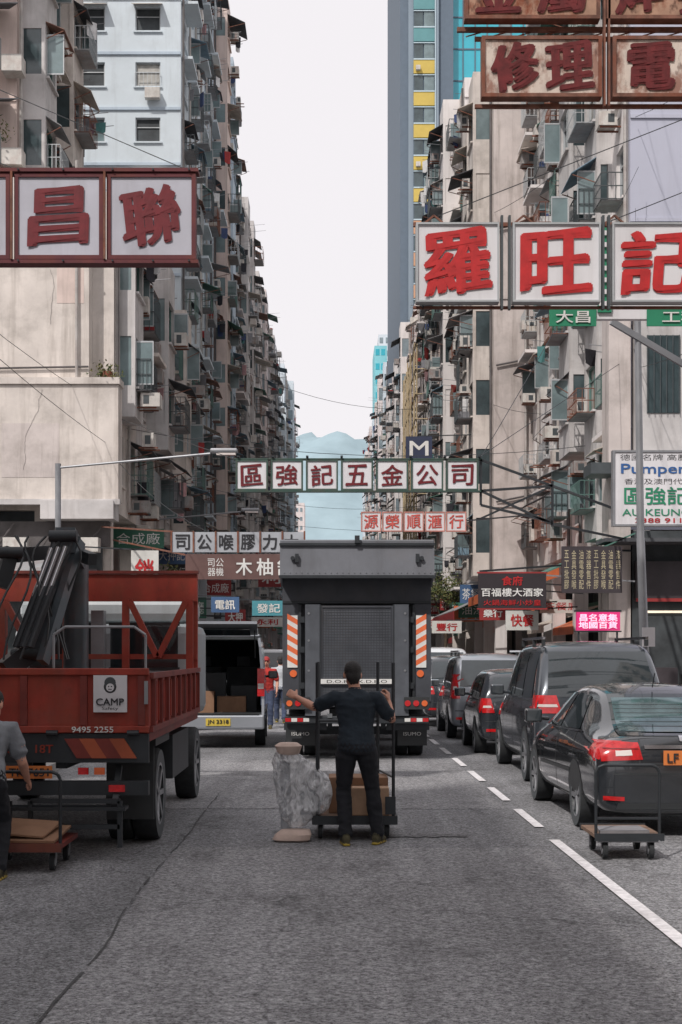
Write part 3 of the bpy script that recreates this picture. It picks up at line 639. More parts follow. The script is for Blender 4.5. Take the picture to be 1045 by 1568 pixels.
text(o,'lettering',WHT,'司公',-3.1,37.997,4.2,.42,.22,bold=0);text(o,'lettering',WHT,'器機',-3.1,37.997,3.95,.42,.22,bold=0)
o.beam('frame',RUST,(-3.9,38.05,4.4),(-6.6,43.2,5.2),.04);o.done()
for y,x,z,ww,h,m,t in((46,-3.9,3.1,.9,.5,SIGNC[4],'電訊'),(48,-2.7,3.05,1.1,.5,mat('shop_teal',L(80,150,162),.5),'發記'),(60,-3.4,2.9,1.3,.4,SIGNC[2],'永利'),(56,-4.2,2.9,.8,.6,SIGNC[0],'大押'),(70,-2.9,3.0,1.6,.5,SIGNC[1],'冷氣'),(64,5.4,3.2,1.4,.7,SIGNC[5],'行車'),(75,4.6,3.1,1.4,.6,SIGNC[2],'影印'),(85,4.2,3.6,1.6,.9,SIGNC[0],'押'),(58,4.0,2.6,1.2,.5,SIGNC[2],'豐行'),(60,3.05,9.85,1.1,1.0,mat('navy_sign',L(50,58,84),.5),'M'),(90,4.4,6.0,1.6,1.4,SIGNC[2],'永'),(100,-5.2,6.4,1.8,1.2,SIGNC[0],'利'),(42,-5.9,3.5,.8,1.3,SIGNC[2],'鎖'),(44,5.3,2.5,1.0,.6,SIGNC[2],'快餐'),(48,4.9,2.9,.9,.5,SIGNC[0],'藥行')):
    o=sgn('shop_sign',y,x,z);o.box('panel',m,x,x+ww,y,y+.1,z,z+h);text(o,'lettering',REDT if m is SIGNC[2] else WHT,t,x+ww/2,y-.003,z+h/2,ww*.7,h*.6,bold=.02)
    e=-7.5 if x<0 else 7.5;o.beam('bracket',BLKM,(x+ww/2,y+.05,z+h+.02),(e,y+.05,z+h+.12),.04);o.done()
o=sgn('company_sign',34,7.5,5.5)
o.box('panel',WPL,6.68,8.6,34,34.15,4.85,6.55);o.box('frame',GALV,6.62,6.675,33.97,34.18,4.8,6.6);o.box('frame',GALV,6.68,8.6,33.97,34.18,6.555,6.6);o.box('frame',GALV,6.68,8.6,33.97,34.18,4.8,4.845)
text(o,'lettering',BLKT,'德國名牌 高壓',7.6,33.998,6.43,1.6,.15,bold=0)
text(o,'lettering',BLUT,'Pumpen',7.6,33.998,6.13,1.55,.3,bold=.02)
text(o,'lettering',BLKT,'香港及澳門代理',7.7,33.998,5.86,1.6,.14,bold=0)
text(o,'lettering',GRNT,'區強記',7.65,33.998,5.52,1.5,.42,bold=.018)
text(o,'lettering',GRNT,'AU KEUNG',7.65,33.998,5.13,1.6,.16,bold=.01);text(o,'lettering',REDT,'2388 9118',7.8,33.998,4.94,1.3,.11,bold=.01)
o.beam('bracket',GALV,(7.4,34.2,5.7),(8.5,39.5,5.7),.07);o.beam('bracket',GALV,(7.4,34.2,4.9),(8.5,39.5,4.9),.07);o.done()
o=sgn('shop_sign',37,6.7,4.1)
o.box('panel',SIGNC[3],5.9,7.45,37,37.1,3.35,4.55)
for i in range(8):text(o,'lettering',mat('gold_lettering',L(190,180,150),.5),'五金油漆'[i%4]+'\n'+'工具電器'[i%4]+'\n'+'批發零售'[i%4]+'\n'+'膠喉配件'[i%4],6.02+i*.19,36.997,3.95,.12,1.0,bold=0)
o.beam('bracket',BLKM,(6.7,37.1,4.5),(8.2,39.4,4.6),.05);o.done()
o=sgn('shop_sign',35,4.4,3.4)
o.box('panel',mat('shop_black',L(50,44,48),.5,var=.1),3.55,5.2,35,35.12,2.9,3.74);o.box('frame',SIGNC[0],3.52,5.23,35.005,35.115,2.86,2.898);o.box('frame',SIGNC[0],3.52,5.23,35.005,35.115,3.742,3.78)
text(o,'lettering',WHT,'百福樓大酒家',4.37,34.997,3.28,1.5,.2,bold=.02);text(o,'lettering',REDT,'食府',4.37,34.997,3.56,.5,.22,bold=.03);text(o,'lettering',REDT,'火鍋海鮮小炒皇',4.37,34.997,3.03,1.4,.14,bold=.01)
o.beam('bracket',BLKM,(3.6,35.1,3.8),(7.6,39.3,4.3),.05);o.done()
PLED=mat('pink_led_panel',L(216,50,122),.5,emit=.25,var=.1)
o=sgn('led_sign',28,5.2,2.4)
o.box('panel',PLED,4.75,5.6,28,28.1,2.24,2.6);o.box('frame',BLKM,4.72,5.63,28.01,28.12,2.21,2.235);o.box('frame',BLKM,4.72,5.63,28.01,28.12,2.605,2.64)
text(o,'lettering',mat('led_white',L(250,210,230),.5,emit=.5),'昌名意集\n地國百貨',5.17,27.997,2.42,.75,.28,bold=.015)
for x in(4.8,5.55):o.cyl('legs',BLKM,(x,28.05,.13),(x,28.05,2.21),.02)
o.done()

# ------------------------------------------------------------------ lamps, wires
def lamp_left(x,y,z):
    o=Obj('street_lamp',(x,y,z),world=True)
    o.cyl('arm',GALV,(-6.6,y+.5,z-.3),(x-.3,y,z-.03),.028,n=8)
    if y<43:o.cyl('column',GALV,(-6.6,y+.5,.13),(-6.6,y+.5,z-.2),.07,n=10)
    o.box('luminaire',GALV,x-.3,x+.35,y-.12,y+.12,z-.02,z+.09);o.box('lens',WHL,x-.15,x+.3,y-.1,y+.1,z-.07,z-.023);o.bev['luminaire']=.04;o.done()
lamp_left(-2.6,34,6.55);lamp_left(-2.9,50,6.75);lamp_left(-2.9,75,7)
o=Obj('street_lamp',(4.82,22.5,0));
o.cyl('pole',GALV,(.12,0,.1),(0,0,3.6),.08,.065,n=14);o.cyl('pole',GALV,(0,0,3.6),(-.05,0,7.3),.06,.05,n=14);o.cyl('base',GALV,(.12,0,.1),(.12,0,.9),.11,n=14)
o.beam('arm',GALV,(-.5,-.2,6.95),(1.2,.4,6.15),.05,.10);o.beam('arm',GALV,(-.05,0,7.28),(1.6,-.2,7.5),.06);o.box('luminaire',GALV,1.5,2.3,-.3,-.05,7.45,7.6)
o.box('notice',WPL,.0,.2,-.12,-.1,1.9,2.2);o.done()
o=Obj('overhead_wires',(0,40,8),world=True)
def wire(p,q,sag,r=.012):
    p=Vector(p);q=Vector(q);n=12;pr=None
    for i in range(n+1):
        t=i/n;c=p.lerp(q,t)-Vector((0,0,sag*4*t*(1-t)))
        if pr:o.cyl('wire',BLKM,pr,c,r,n=4)
        pr=c
wire((-6.6,46,9),(8.2,44,8.2),.6);wire((-6.6,70,10),(6.6,72,9.5),.8,.01);wire((4.7,22.5,7.2),(8.2,41,13),.4,.009);wire((3.9,15,6.5),(8.6,14,9),.3,.006)
wire((-8.7,22,9.7),(-6.6,44,8),.3,.008);wire((4.8,22.5,7),(8.3,39.6,10.2),.3,.009);wire((8.3,39,15),(3.1,30,5.9),.2,.008)
wire((-8.9,24,10),(-6.6,60,11),.8,.008);wire((6.6,59.5,20),(8.3,40,17),.3,.01);wire((8.25,39.5,18),(4.2,16,8.7),.3,.007);wire((-6.5,44,12),(-6.6,80,15),.5,.01);wire((-6.4,43,7.5),(-2.9,33,4.6),.2,.008)
wire((8.3,39.4,20),(4.0,16,9.5),.5,.007);wire((8.3,39.4,12),(4.6,19,7.4),.4,.007);wire((-6.6,90,20),(6.6,95,18),1,.015);wire((-6.6,55,7.5),(6.6,62,7.2),.5,.008);wire((8.1,42,9),(6.6,59,12),.3,.01)
wire((8.3,39.4,16.5),(8.6,15,12),.6,.008);wire((8.3,39.4,9.6),(8.6,15,8),.5,.009);wire((8.3,39.4,14),(4.8,22.5,7.2),.2,.008)
o.done()
o=Obj('shop_awning',(6.6,42,4),world=True)
o.slab('canvas',AWN[2],[(8.0,38,4.95),(8.0,46,4.95),(5.6,46,3.9),(5.6,38,3.9)],(0,0,.04));o.slab('valance',AWN[2],[(5.6,38,3.9),(5.6,46,3.9),(5.6,46,3.6),(5.6,38,3.6)],(-.02,0,0))
for y in(38.05,42,45.9):o.beam('frame',GALV,(8.0,y,3.7),(5.65,y,3.86),.04)
o.done()
o=Obj('shop_awning',(5.6,50,4),world=True)
o.slab('canvas',SIGNC[5],[(7.4,47,4.6),(7.4,56,4.6),(5.3,56,3.9),(5.3,47,3.9)],(0,0,.04));o.slab('valance',SIGNC[5],[(5.3,47,3.9),(5.3,56,3.9),(5.3,56,3.6),(5.3,47,3.6)],(-.02,0,0));o.slab('valance',SIGNC[5],[(5.3,47,3.9),(7.4,47,4.6),(7.4,47,4.3),(5.3,47,3.6)],(0,-.02,0));o.done()
o=Obj('shop_awning',(5.2,62,4),world=True)
o.slab('canvas',AWN[1],[(6.8,58,4.4),(6.8,70,4.4),(4.9,70,3.5),(4.9,58,3.5)],(0,0,.04));o.slab('valance',SIGNC[0],[(4.9,58,3.5),(4.9,70,3.5),(4.9,70,3.1),(4.9,58,3.1)],(-.02,0,0));o.done()

# ------------------------------------------------------------------ vehicles
def subdiv_body(verts,faces,levels=2):
    me=bpy.data.meshes.new('tmp');me.from_pydata(verts,[],faces);o=bpy.data.objects.new('tmp',me);COL.objects.link(o)
    bm=bmesh.new();bm.from_mesh(me);bmesh.ops.recalc_face_normals(bm,faces=bm.faces);bm.to_mesh(me);bm.free()
    m=o.modifiers.new('s','SUBSURF');m.levels=levels
    dg=bpy.context.evaluated_depsgraph_get();r=bpy.data.meshes.new_from_object(o.evaluated_get(dg));bpy.data.objects.remove(o)
    return r
def wheel(o,x,y,r,w,side):
    xo=x;xi=x-side*w
    n=28;prof=[(xi,r*.8),(xi,r*.97),(xi+side*.03,r),(xo-side*.03,r),(xo,r*.96),(xo-side*.005,r*.68),(xo-side*.05,r*.64),(xo-side*.07,.02)]
    vs=[];fs=[]
    for (px,pr) in prof:
        for i in range(n):
            t=2*math.pi*i/n;vs.append((px,y+pr*math.cos(t),r+pr*math.sin(t)))
    for k in range(4):
        for i in range(n):fs.append((k*n+i,k*n+(i+1)%n,(k+1)*n+(i+1)%n,(k+1)*n+i))
    o.raw('wheels',TYRE,vs,fs);o.smooth.add('wheels')
    fs=[]
    for k in range(4,7):
        for i in range(n):fs.append((k*n+i,k*n+(i+1)%n,(k+1)*n+(i+1)%n,(k+1)*n+i))
    o.raw('hub_caps',FRD,vs,fs)
    for i in range(7):
        t=2*math.pi*i/7;o.beam('rims',RIM,(xo-side*.03,y,r),(xo-side*.02,y+r*.64*math.cos(t),r+r*.64*math.sin(t)),.03,.05)
    for i in range(n):
        t=2*math.pi*i/n;t2=2*math.pi*(i+1)/n
        o.raw('rims',RIM,[(xo-side*.004,y+r*k*math.cos(a),r+r*k*math.sin(a)) for k,a in((.62,t),(.68,t),(.68,t2),(.62,t2))],[(0,1,2,3)])
def car(name,loc,st,hw,paint,wr=.32,wy=(.85,3.4),rear=None,side=None,rz=0):
    """st stations: (y,zbottom,zbelt,ztop,wl,wb,wt)"""
    o=Obj(name,loc,rz);V=[];n=len(st)
    for (y,zb,zl,zt,wl,wb,wt) in st:
        h=[(0,zb),(wl*.8,zb),(wl*.97,zb+.08),(wl,zb+(zl-zb)*.35),(wl*1.0,zb+(zl-zb)*.72),(wb,zl),(wt+.02,zt-.07),(wt*.86,zt-.01),(wt*.45,zt+.012),(0,zt+.02)]
        ring=h+[(-a,b) for a,b in h[1:-1]][::-1]
        V+=[(a,y,b) for a,b in ring]
    k=18;F=[]
    for i in range(n-1):
        for j in range(k):F.append((i*k+j,i*k+(j+1)%k,(i+1)*k+(j+1)%k,(i+1)*k+j))
    for base in(0,(n-1)*k):
        Lh=list(range(10));Rh=[0]+[18-i for i in range(1,9)]+[9]
        for i in range(1,8):F.append((base+Lh[i],base+Lh[i+1],base+Rh[i+1],base+Rh[i]))
        F.append((base+0,base+1,base+17));F.append((base+8,base+9,base+10))
    me=subdiv_body(V,F,2)
    vs=[tuple(v.co) for v in me.vertices];fs=[tuple(p.vertices) for p in me.polygons]
    bvh=BVHTree.FromPolygons(vs,fs);bpy.data.meshes.remove(me)
    o.raw('body',paint,vs,fs);o.smooth.add('body')
    def patch(pn,m,q,axis,nu=8,nv=5,off=.006,ext=0):
        P=[]
        for j in range(nv+1):
            for i in range(nu+1):
                u=i/nu;v=j/nv
                a=[(q[0][t]*(1-u)+q[1][t]*u)*(1-v)+(q[3][t]*(1-u)+q[2][t]*u)*v for t in(0,1)]
                if axis=='r':og,dr=Vector((a[0],-2,a[1])),Vector((0,1,0))
                elif axis=='f':og,dr=Vector((a[0],9,a[1])),Vector((0,-1,0))
                elif axis=='s':og,dr=Vector((-3,a[0],a[1])),Vector((1,0,0))
                else:og,dr=Vector((3,a[0],a[1])),Vector((-1,0,0))
                h=bvh.ray_cast(og,dr)
                P.append(None if h[0] is None else tuple(h[0]+ (h[1] if h[1].dot(dr)<0 else -h[1])*off))
        fs=[];vs=[];mp={}
        for i,p in enumerate(P):
            if p:mp[i]=len(vs);vs.append(p)
        for j in range(nv):
            for i in range(nu):
                f=(j*(nu+1)+i,j*(nu+1)+i+1,(j+1)*(nu+1)+i+1,(j+1)*(nu+1)+i)
                if all(t in mp for t in f):fs.append(tuple(mp[t] for t in f))
        if fs:o.raw(pn,m,vs,fs);o.smooth.add(pn)
    for sx in(-1,1):
        for y in wy:
            ax='s' if sx<0 else 'S'
            ra=wr+.055
            for a in range(12):
                t0=math.pi*a/12-.15;t1=math.pi*(a+1)/12-.15
                patch('wheel_arches',BLKP,[(y,wr),(y+ra*math.cos(t0),wr+ra*math.sin(t0)),(y+ra*math.cos(t1),wr+ra*math.sin(t1)),(y,wr+.001)],ax,4,1,.004)
            wheel(o,sx*(hw+.012),y,wr,.2,sx)
    rear(o,patch);side(o,patch)
    return o.done()
def seam(patch,q0,q1,ax,w=.008,m=None):
    a,b=Vector(q0),Vector(q1);d=(b-a).normalized();n=Vector((-d.y,d.x))*w
    patch('panel_gaps',m or BLKP,[a-n,b-n,b+n,a+n],ax,10,1,.003)
def mirrors(o,hw,y,z,paint):
    for s in(-1,1):
        o.box('mirrors',paint,s*(hw+.04),s*(hw+.24),y-.04,y+.09,z,z+.16);o.box('mirror_glass',CGL,s*(hw+.06),s*(hw+.22),y-.046,y-.041,z+.02,z+.14)
        o.beam('mirrors',paint,(s*(hw-.06),y+.05,z+.04),(s*(hw+.06),y+.03,z+.05),.05)
    o.bev['mirrors']=.03
OPL=mat('orange_plate',L(220,128,66),.5,var=.06);YPL=mat('yellow_plate',L(216,190,80),.5,var=.06)
def plate(o,x,y,z,t,m=None,w=.46,h=.14):
    o.box('number_plate',m or OPL,x-w/2,x+w/2,y-.012,y,z-h/2,z+h/2);text(o,'plate_characters',BLKT,t,x,y-.013,z,w*.85,h*.62,bold=.02)
BLK=mat('black_car_paint',(.020,.024,.029),.16,var=.2,coat=1,spec=.7)
RGL=mat('reflection_tinted_rear_glass',L(92,116,121),.06,.45,var=.35,sc_=3,spec=1)  # pale teal reflection painted into the base colour of the glass
def rear_sedan(o,patch):
    patch('rear_window',CGL,[(-.60,.98),(.60,.98),(.50,1.36),(-.50,1.36)],'r',10,8,.006)
    patch('rear_window_glass',RGL,[(-.56,1.01),(.56,1.01),(.48,1.32),(-.48,1.32)],'r',10,8,.009)
    for k in range(6):patch('demister_lines',BLKP,[(-.5,1.05+k*.04),(.5,1.05+k*.04),(.5,1.053+k*.04),(-.5,1.053+k*.04)],'r',8,1,.012)
    for s in(-1,1):
        patch('tail_lamps',REDL,[(s*.42,.76),(s*.86,.74),(s*.87,.93),(s*.46,.92)],'r',8,5,.012)
        patch('tail_lamps',WHL,[(s*.52,.80),(s*.68,.79),(s*.68,.84),(s*.53,.85)],'r',4,2,.018)
        patch('tail_lamps',mat('dark_red_lens',L(120,12,18),.15,coat=1),[(s*.46,.855),(s*.84,.855),(s*.84,.865),(s*.46,.865)],'r',6,1,.018)
        ax='s' if s<0 else 'S'
        patch('tail_lamps',REDL,[(.03,.75),(.36,.80),(.30,.93),(.05,.93)],ax,6,4,.012)
        patch('reflectors',REDL,[(s*.60,.36),(s*.80,.37),(s*.80,.41),(s*.60,.40)],'r',3,2,.01)
    patch('chrome_strip',CHR,[(-.40,.86),(.40,.86),(.40,.895),(-.40,.895)],'r',8,1,.014)
    seam(patch,(-.45,.72),(.45,.72),'r');seam(patch,(-.86,.62),(.86,.62),'r');seam(patch,(-.45,.72),(-.44,.95),'r');seam(patch,(.45,.72),(.44,.95),'r')
    patch('lower_bumper',BLKP,[(-.7,.22),(.7,.22),(.66,.34),(-.66,.34)],'r',8,2,.006)
    plate(o,0,-.03,.80-.02,'LF 4394'); patch('badge',CHR,[(-.05,.93),(.05,.93),(.05,.98),(-.05,.98)],'r',2,2,.012)
    o.cyl('exhaust',CHR,(.55,-.03,.24),(.55,.2,.24),.035,n=12)
    o.cyl('antenna',BLKP,(0,1.35,1.43),(0,1.25,1.58),.006,n=5)
def side_sedan(o,patch):
    for ax in('s','S'):
        patch('side_windows',CGL,[(1.12,1.0),(2.05,.985),(2.0,1.36),(1.45,1.33)],ax,8,5,.006)
        patch('side_windows',CGL,[(2.12,.985),(3.15,.96),(2.6,1.33),(2.07,1.36)],ax,8,5,.006)
        patch('window_trim',CHR,[(.95,.975),(3.2,.94),(3.2,.955),(.95,.99)],ax,16,1,.01)
        seam(patch,(2.08,.35),(2.08,.96),ax);seam(patch,(3.12,.35),(3.2,.93),ax);seam(patch,(1.15,.72),(1.18,.97),ax);seam(patch,(1.3,.3),(3.05,.3),ax)
        for y in(1.35,2.3):patch('door_handles',CHR,[(y,.83),(y+.2,.83),(y+.2,.86),(y,.86)],ax,3,1,.025)
        patch('side_moulding',BLKP,[(1.25,.55),(3.05,.52),(3.05,.56),(1.25,.59)],ax,10,1,.01)
    mirrors(o,.86,3.0,.98,BLK)
sedan_st=[(0,.26,.60,.70,.80,.76,.66),(.04,.22,.88,.97,.86,.82,.72),(.25,.20,.93,1.0,.88,.85,.74),(.62,.20,.95,1.04,.89,.86,.68),(1.25,.19,.97,1.40,.90,.86,.60),(1.8,.19,.97,1.46,.90,.86,.62),(2.5,.19,.95,1.45,.90,.86,.62),(2.95,.19,.94,1.25,.90,.86,.62),(3.35,.20,.93,1.0,.89,.85,.70),(4.0,.2,.82,.90,.88,.83,.66),(4.5,.24,.66,.76,.80,.72,.56),(4.58,.3,.52,.6,.7,.62,.5)]
car('black_sedan',(3.42,13.9,.008),sedan_st,.88,BLK,wr=.32,wy=(1.0,3.65),rear=rear_sedan,side=side_sedan,rz=math.radians(1.2))
GRY=mat('graphite_car_paint',L(70,76,83),.25,.4,var=.08,coat=1)
DGR=mat('dark_grey_car_paint',L(54,58,64),.22,.3,var=.1,coat=1);SIL=mat('silver_car_paint',L(158,163,170),.28,.5,var=.06,coat=1);WHP=mat('white_car_paint',L(205,208,212),.3,var=.05,coat=1)
def box_st(Ln,H,hw,belt=1.05,hood=1.05,slope=.25):
    return [(0,.32,.70,.80,hw-.08,hw-.10,hw-.14),(.03,.26,belt-.03,belt+.1,hw-.03,hw-.05,hw-.12),(.12,.24,belt,belt+.3,hw-.01,hw-.04,hw-.13),(slope+.1,.22,belt,H-.05,hw,hw-.03,hw-.16),(slope+.5,.22,belt,H,hw,hw-.03,hw-.17),(Ln*.5,.22,belt-.02,H,hw,hw-.03,hw-.17),(Ln*.64,.22,belt-.03,H-.06,hw,hw-.03,hw-.17),(Ln*.82,.22,belt-.05,hood+.04,hw,hw-.05,hw-.2),(Ln-.3,.24,hood-.15,hood-.06,hw-.04,hw-.1,hw-.25),(Ln,.32,.6,.7,hw-.15,hw-.2,hw-.3)]
def mk_rear(hw,H,belt,lampz=(.8,1.15),lampw=.2,pl='',vert=False,slope=.25):
    def f(o,patch):
        patch('rear_window',CGL,[(-(hw-.2),belt+.08),(hw-.2,belt+.08),(hw-.27,H-.14),(-(hw-.27),H-.14)],'r',10,8,.006)
        for s in(-1,1):
            a,b=lampz
            patch('tail_lamps',REDL,[(s*(hw-lampw-.05),a),(s*(hw-.02),a),(s*(hw-.04),b),(s*(hw-lampw+.02),b)],'r',6,6,.012)
            patch('tail_lamps',WHL,[(s*(hw-lampw),a+(b-a)*.35),(s*(hw-.07),a+(b-a)*.35),(s*(hw-.08),a+(b-a)*.5),(s*(hw-lampw+.02),a+(b-a)*.5)],'r',4,2,.018)
            patch('tail_lamps',REDL,[(.02,a+.02),(.26,a+.06),(.30,b),(.06,b)],'s' if s<0 else 'S',5,5,.012)
            patch('reflectors',REDL,[(s*(hw-.32),.42),(s*(hw-.12),.42),(s*(hw-.12),.47),(s*(hw-.32),.47)],'r',3,1,.01)
        seam(patch,(-(hw-.1),.60),(hw-.1,.60),'r');patch('lower_bumper',BLKP,[(-(hw-.2),.30),(hw-.2,.30),(hw-.2,.42),(-(hw-.2),.42)],'r',8,2,.006)
        patch('chrome_strip',CHR,[(-.35,.90),(.35,.90),(.35,.94),(-.35,.94)],'r',6,1,.012)
        plate(o,0,-.02,.76,pl or 'PR 3307',YPL if R.random()<.5 else OPL)
        o.beam('wiper',BLKP,(0,.10,belt+.12),(.35,.12,belt+.2),.015)
    return f
def mk_side(hw,H,belt,Ln,paint,rails=True):
    def f(o,patch):
        for ax in('s','S'):
            t=H-.14
            for a,b in((.42,Ln*.27),(Ln*.29,Ln*.45),(Ln*.47,Ln*.66)):
                last=b>Ln*.6;patch('side_windows',CGL,[(a,belt+.06),(b+(.18 if last else 0),belt+.04),(b-(.12 if last else 0),t),(a+(.12 if a<.5 else 0),t)],ax,8,5,.006)
            for y in(Ln*.28,Ln*.46,Ln*.7):seam(patch,(y,.36),(y,belt+.02),ax)
            seam(patch,(.15,belt+.02),(Ln*.7,belt-.02),ax,.006)
            for y in(Ln*.30,Ln*.48):patch('door_handles',CHR,[(y,belt-.12),(y+.2,belt-.12),(y+.2,belt-.09),(y,belt-.09)],ax,3,1,.025)
            patch('sill_trim',BLKP,[(.3,.27),(Ln-.5,.27),(Ln-.5,.36),(.3,.36)],ax,12,1,.005)
        if rails:
            for s in(-1,1):
                o.beam('roof_rails',CHR,(s*(hw-.22),.5,H+.05),(s*(hw-.22),Ln*.55,H+.05),.035)
                for y in(.55,Ln*.3,Ln*.54):o.box('roof_rails',BLKP,s*(hw-.22)-.02,s*(hw-.22)+.02,y-.05,y+.05,H-.06,H+.03)
        mirrors(o,hw-.03,Ln*.66,belt+.02,paint)
    return f
def mpv(name,loc,Ln,H,hw,paint,belt=1.0,wr=.33,lampz=(.82,1.1),lampw=.24,rails=False,slope=.25,rz=0,pl=''):
    return car(name,loc,box_st(Ln,H,hw,belt,belt,slope),hw,paint,wr=wr,wy=(.85,Ln-.9),rear=mk_rear(hw,H,belt,lampz,lampw,pl),side=mk_side(hw,H,belt,Ln,paint,rails),rz=rz)
mpv('grey_minivan',(3.62,19.3,.008),4.9,1.95,.93,GRY,1.12,.36,(.98,1.22),.34,True,.35)
mpv('hatchback_car',(3.40,25.0,.008),3.9,1.50,.85,DGR,.95,.31,(.75,1.0),.22)
mpv('silver_minivan',(3.3,29.6,.008),4.4,1.78,.88,SIL,1.02,.34,(.85,1.35),.16,True)
mpv('black_hatchback',(3.05,34.6,.008),3.9,1.72,.88,DGR,1.0,.33,(.8,1.1),.24,False,.3)
mpv('white_van',(3.0,39.6,.008),4.6,1.95,.9,WHP,1.1,.33,(.9,1.2),.14)
mpv('silver_hatchback',(3.2,45,.008),4.0,1.55,.87,SIL,.95,.33)
mpv('parked_car',(3.2,50,.008),4.2,1.6,.87,DGR,.95,.33)
mpv('parked_car',(3.2,55,.008),4.2,1.5,.87,WHP,.95,.33)
mpv('parked_car',(-2.9,40,.008),4.3,1.5,.87,SIL,.95,.33)
mpv('parked_car',(-3.0,46,.008),4.3,1.7,.87,DGR,.95,.33)
mpv('white_van',(-2.6,57,.008),4.6,1.95,.88,WHP,1.1,.33)
mpv('parked_car',(-1.6,75,.008),4.2,1.55,.87,SIL,.95,.33);mpv('parked_car',(-1.9,95,.008),4.2,1.55,.87,WHP,.95,.33)

VS=mat('silver_van_paint',L(170,175,182),.3,.4,var=.06,coat=1)
o=Obj('silver_van',(-2.15,27.0,.008),rz=math.radians(2))
h=.86
for s in(-1,1):
    xo=s*h
    o.slab('body',VS,[(xo,0,.45),(xo,4.8,.45),(xo,4.75,.95),(xo,4.3,1.2),(xo,.03,1.2)],(-s*.05,0,0))
    o.slab('body',VS,[(xo,.03,1.203),(xo,.16,1.203),(xo*.94,.34,1.9),(xo*.94,.12,1.9)],(-s*.05,0,0))
    o.slab('body',VS,[(xo*.94,.12,1.903),(xo*.94,3.5,1.903),(xo*.9,3.1,2.1),(xo*.9,.35,2.1)],(-s*.05,0,0))
    for a,b in((1.45,1.55),(2.7,2.8)):o.slab('body',VS,[(xo,a,1.203),(xo,b,1.203),(xo*.94,b,1.9),(xo*.94,a,1.9)],(-s*.05,0,0))
    for a,b in((.17,1.44),(1.56,2.69),(2.81,3.9)):o.slab('side_windows',CGL,[(xo*.995,a,1.203),(xo*.995,b,1.203),(xo*.935,b-.3*(b>3.5),1.9),(xo*.935,a+.16*(a<.2),1.9)],(-s*.01,0,0))
    o.box('tail_lamps',REDL,s*(h-.13),s*(h+.004),-.02,.05,.98,1.5);o.box('tail_lamps',WHL,s*(h-.12),s*(h-.01),-.028,-.021,1.12,1.22)
    o.box('side_moulding',BLKP,s*h,s*(h+.015),.2,4.4,.62,.68);o.box('door_seam',BLKP,s*h,s*(h+.003),1.52,1.535,.5,1.19)
    for y in(.95,3.75):wheel(o,s*(h+.01),y,.33,.2,s)
    for y in(.95,3.75):
        vs=[(s*(h+.004),y+.4*math.cos(math.pi*i/16),.33+.4*math.sin(math.pi*i/16)) for i in range(17)];o.sheet('wheel_arches',BLKP,vs if s>0 else vs[::-1])
o.slab('roof',VS,[(-h*.9,.3,2.1),(h*.9,.3,2.1),(h*.88,3.1,2.14),(-h*.88,3.1,2.14)],(0,0,.05));o.bev['roof']=.03
o.slab('windscreen',CGL,[(-h*.88,3.1,2.1),(h*.88,3.1,2.1),(h*.95,4.3,1.2),(-h*.95,4.3,1.2)],(0,.01,.01))
o.box('bonnet',VS,-h+.05,h-.05,4.2,4.75,.9,1.15);o.box('floor',DARK2,-h+.06,h-.06,.05,4.3,.45,.66);o.box('seats',DARK2,-.75,-.06,2.4,2.9,.66,1.5);o.box('seats',DARK2,.06,.75,2.4,2.9,.66,1.5)
for x in(-.4,.4):o.box('headrests',DARK2,x-.13,x+.13,2.5,2.6,1.52,1.72)
o.box('rear_bumper',VS,-h-.01,h+.01,-.14,-.001,.36,.64);o.bev['rear_bumper']=.04;o.box('bumper_step',BLKP,-h+.1,h-.1,-.15,-.02,.645,.66)
o.slab('rear_hatch',VS,[(-h*.86,.2,2.13),(h*.86,.2,2.13),(h*.86,-.95,2.32),(-h*.86,-.95,2.32)],(0,0,.05));o.slab('rear_hatch_window',CGL,[(-h*.7,-.0,2.12),(h*.7,.0,2.12),(h*.7,-.6,2.22),(-h*.7,-.6,2.22)],(0,0,.01))
for s in(-1,1):o.cyl('gas_struts',BLKP,(s*h*.8,.1,1.7),(s*h*.8,-.5,2.2),.012,n=6)
CARD=mat('cardboard',L(150,116,92),.9,var=.15,sc_=5)
o.box('headliner',DARK2,-h*.85,h*.85,.3,3,2.05,2.095)
for x,y,z,a,b,c,m in((-.6,.3,.66,.5,.5,.4,'b'),(-.05,.5,.66,.55,.5,.3,'b'),(-.5,.9,.66,.6,.4,.75,'d'),(.2,1.0,.66,.5,.4,.5,'d')):o.box('cargo_boxes',CARD if m=='b' else BLKM,x,x+a,y,y+b,z,z+c)
plate(o,.0,-.145,.5,'JN 2318',YPL)
mirrors(o,h,3.7,1.25,BLKP);o.done()
TEALT=mat('blue_tarpaulin',L(72,116,132),.7,var=.3,sc_=4)
# ---- central box lorry with tail-lift (rear at Y=24)
TG=mat('lorry_grey_paint',L(108,111,118),.55,var=.12,sc_=2,streak=.5,grime=.2);TGD=mat('lorry_dark_grey',L(70,73,80),.55,var=.18,sc_=3,streak=.4,grime=.2);TGM=mat('tail_lift_mesh',L(86,90,97),.55,var=.2,sc_=3,streak=.45)
MET=mat('rivet',L(150,152,156),.4,.6)
o=Obj('box_lorry',(.40,24,.008))
H=3.66;hw=1.27
o.box('cargo_box',TG,-hw+.02,hw-.02,.25,6.2,.95,H-.08);o.box('cargo_roof',TG,-hw,hw,-.35,6.25,H-.075,H);o.bev['cargo_roof']=.02
o.slab('roof_visor',TG,[(-hw,-.35,H-.08),(hw,-.35,H-.08),(hw,-.42,3.06),(-hw,-.42,3.06)],(0,.05,0));
for s in(-1,1):o.slab('roof_visor',TG,[(s*hw,-.36,H-.08),(s*hw,.24,H-.08),(s*hw,.24,2.9),(s*hw,-.41,3.06)],(-s*.03,0,0))
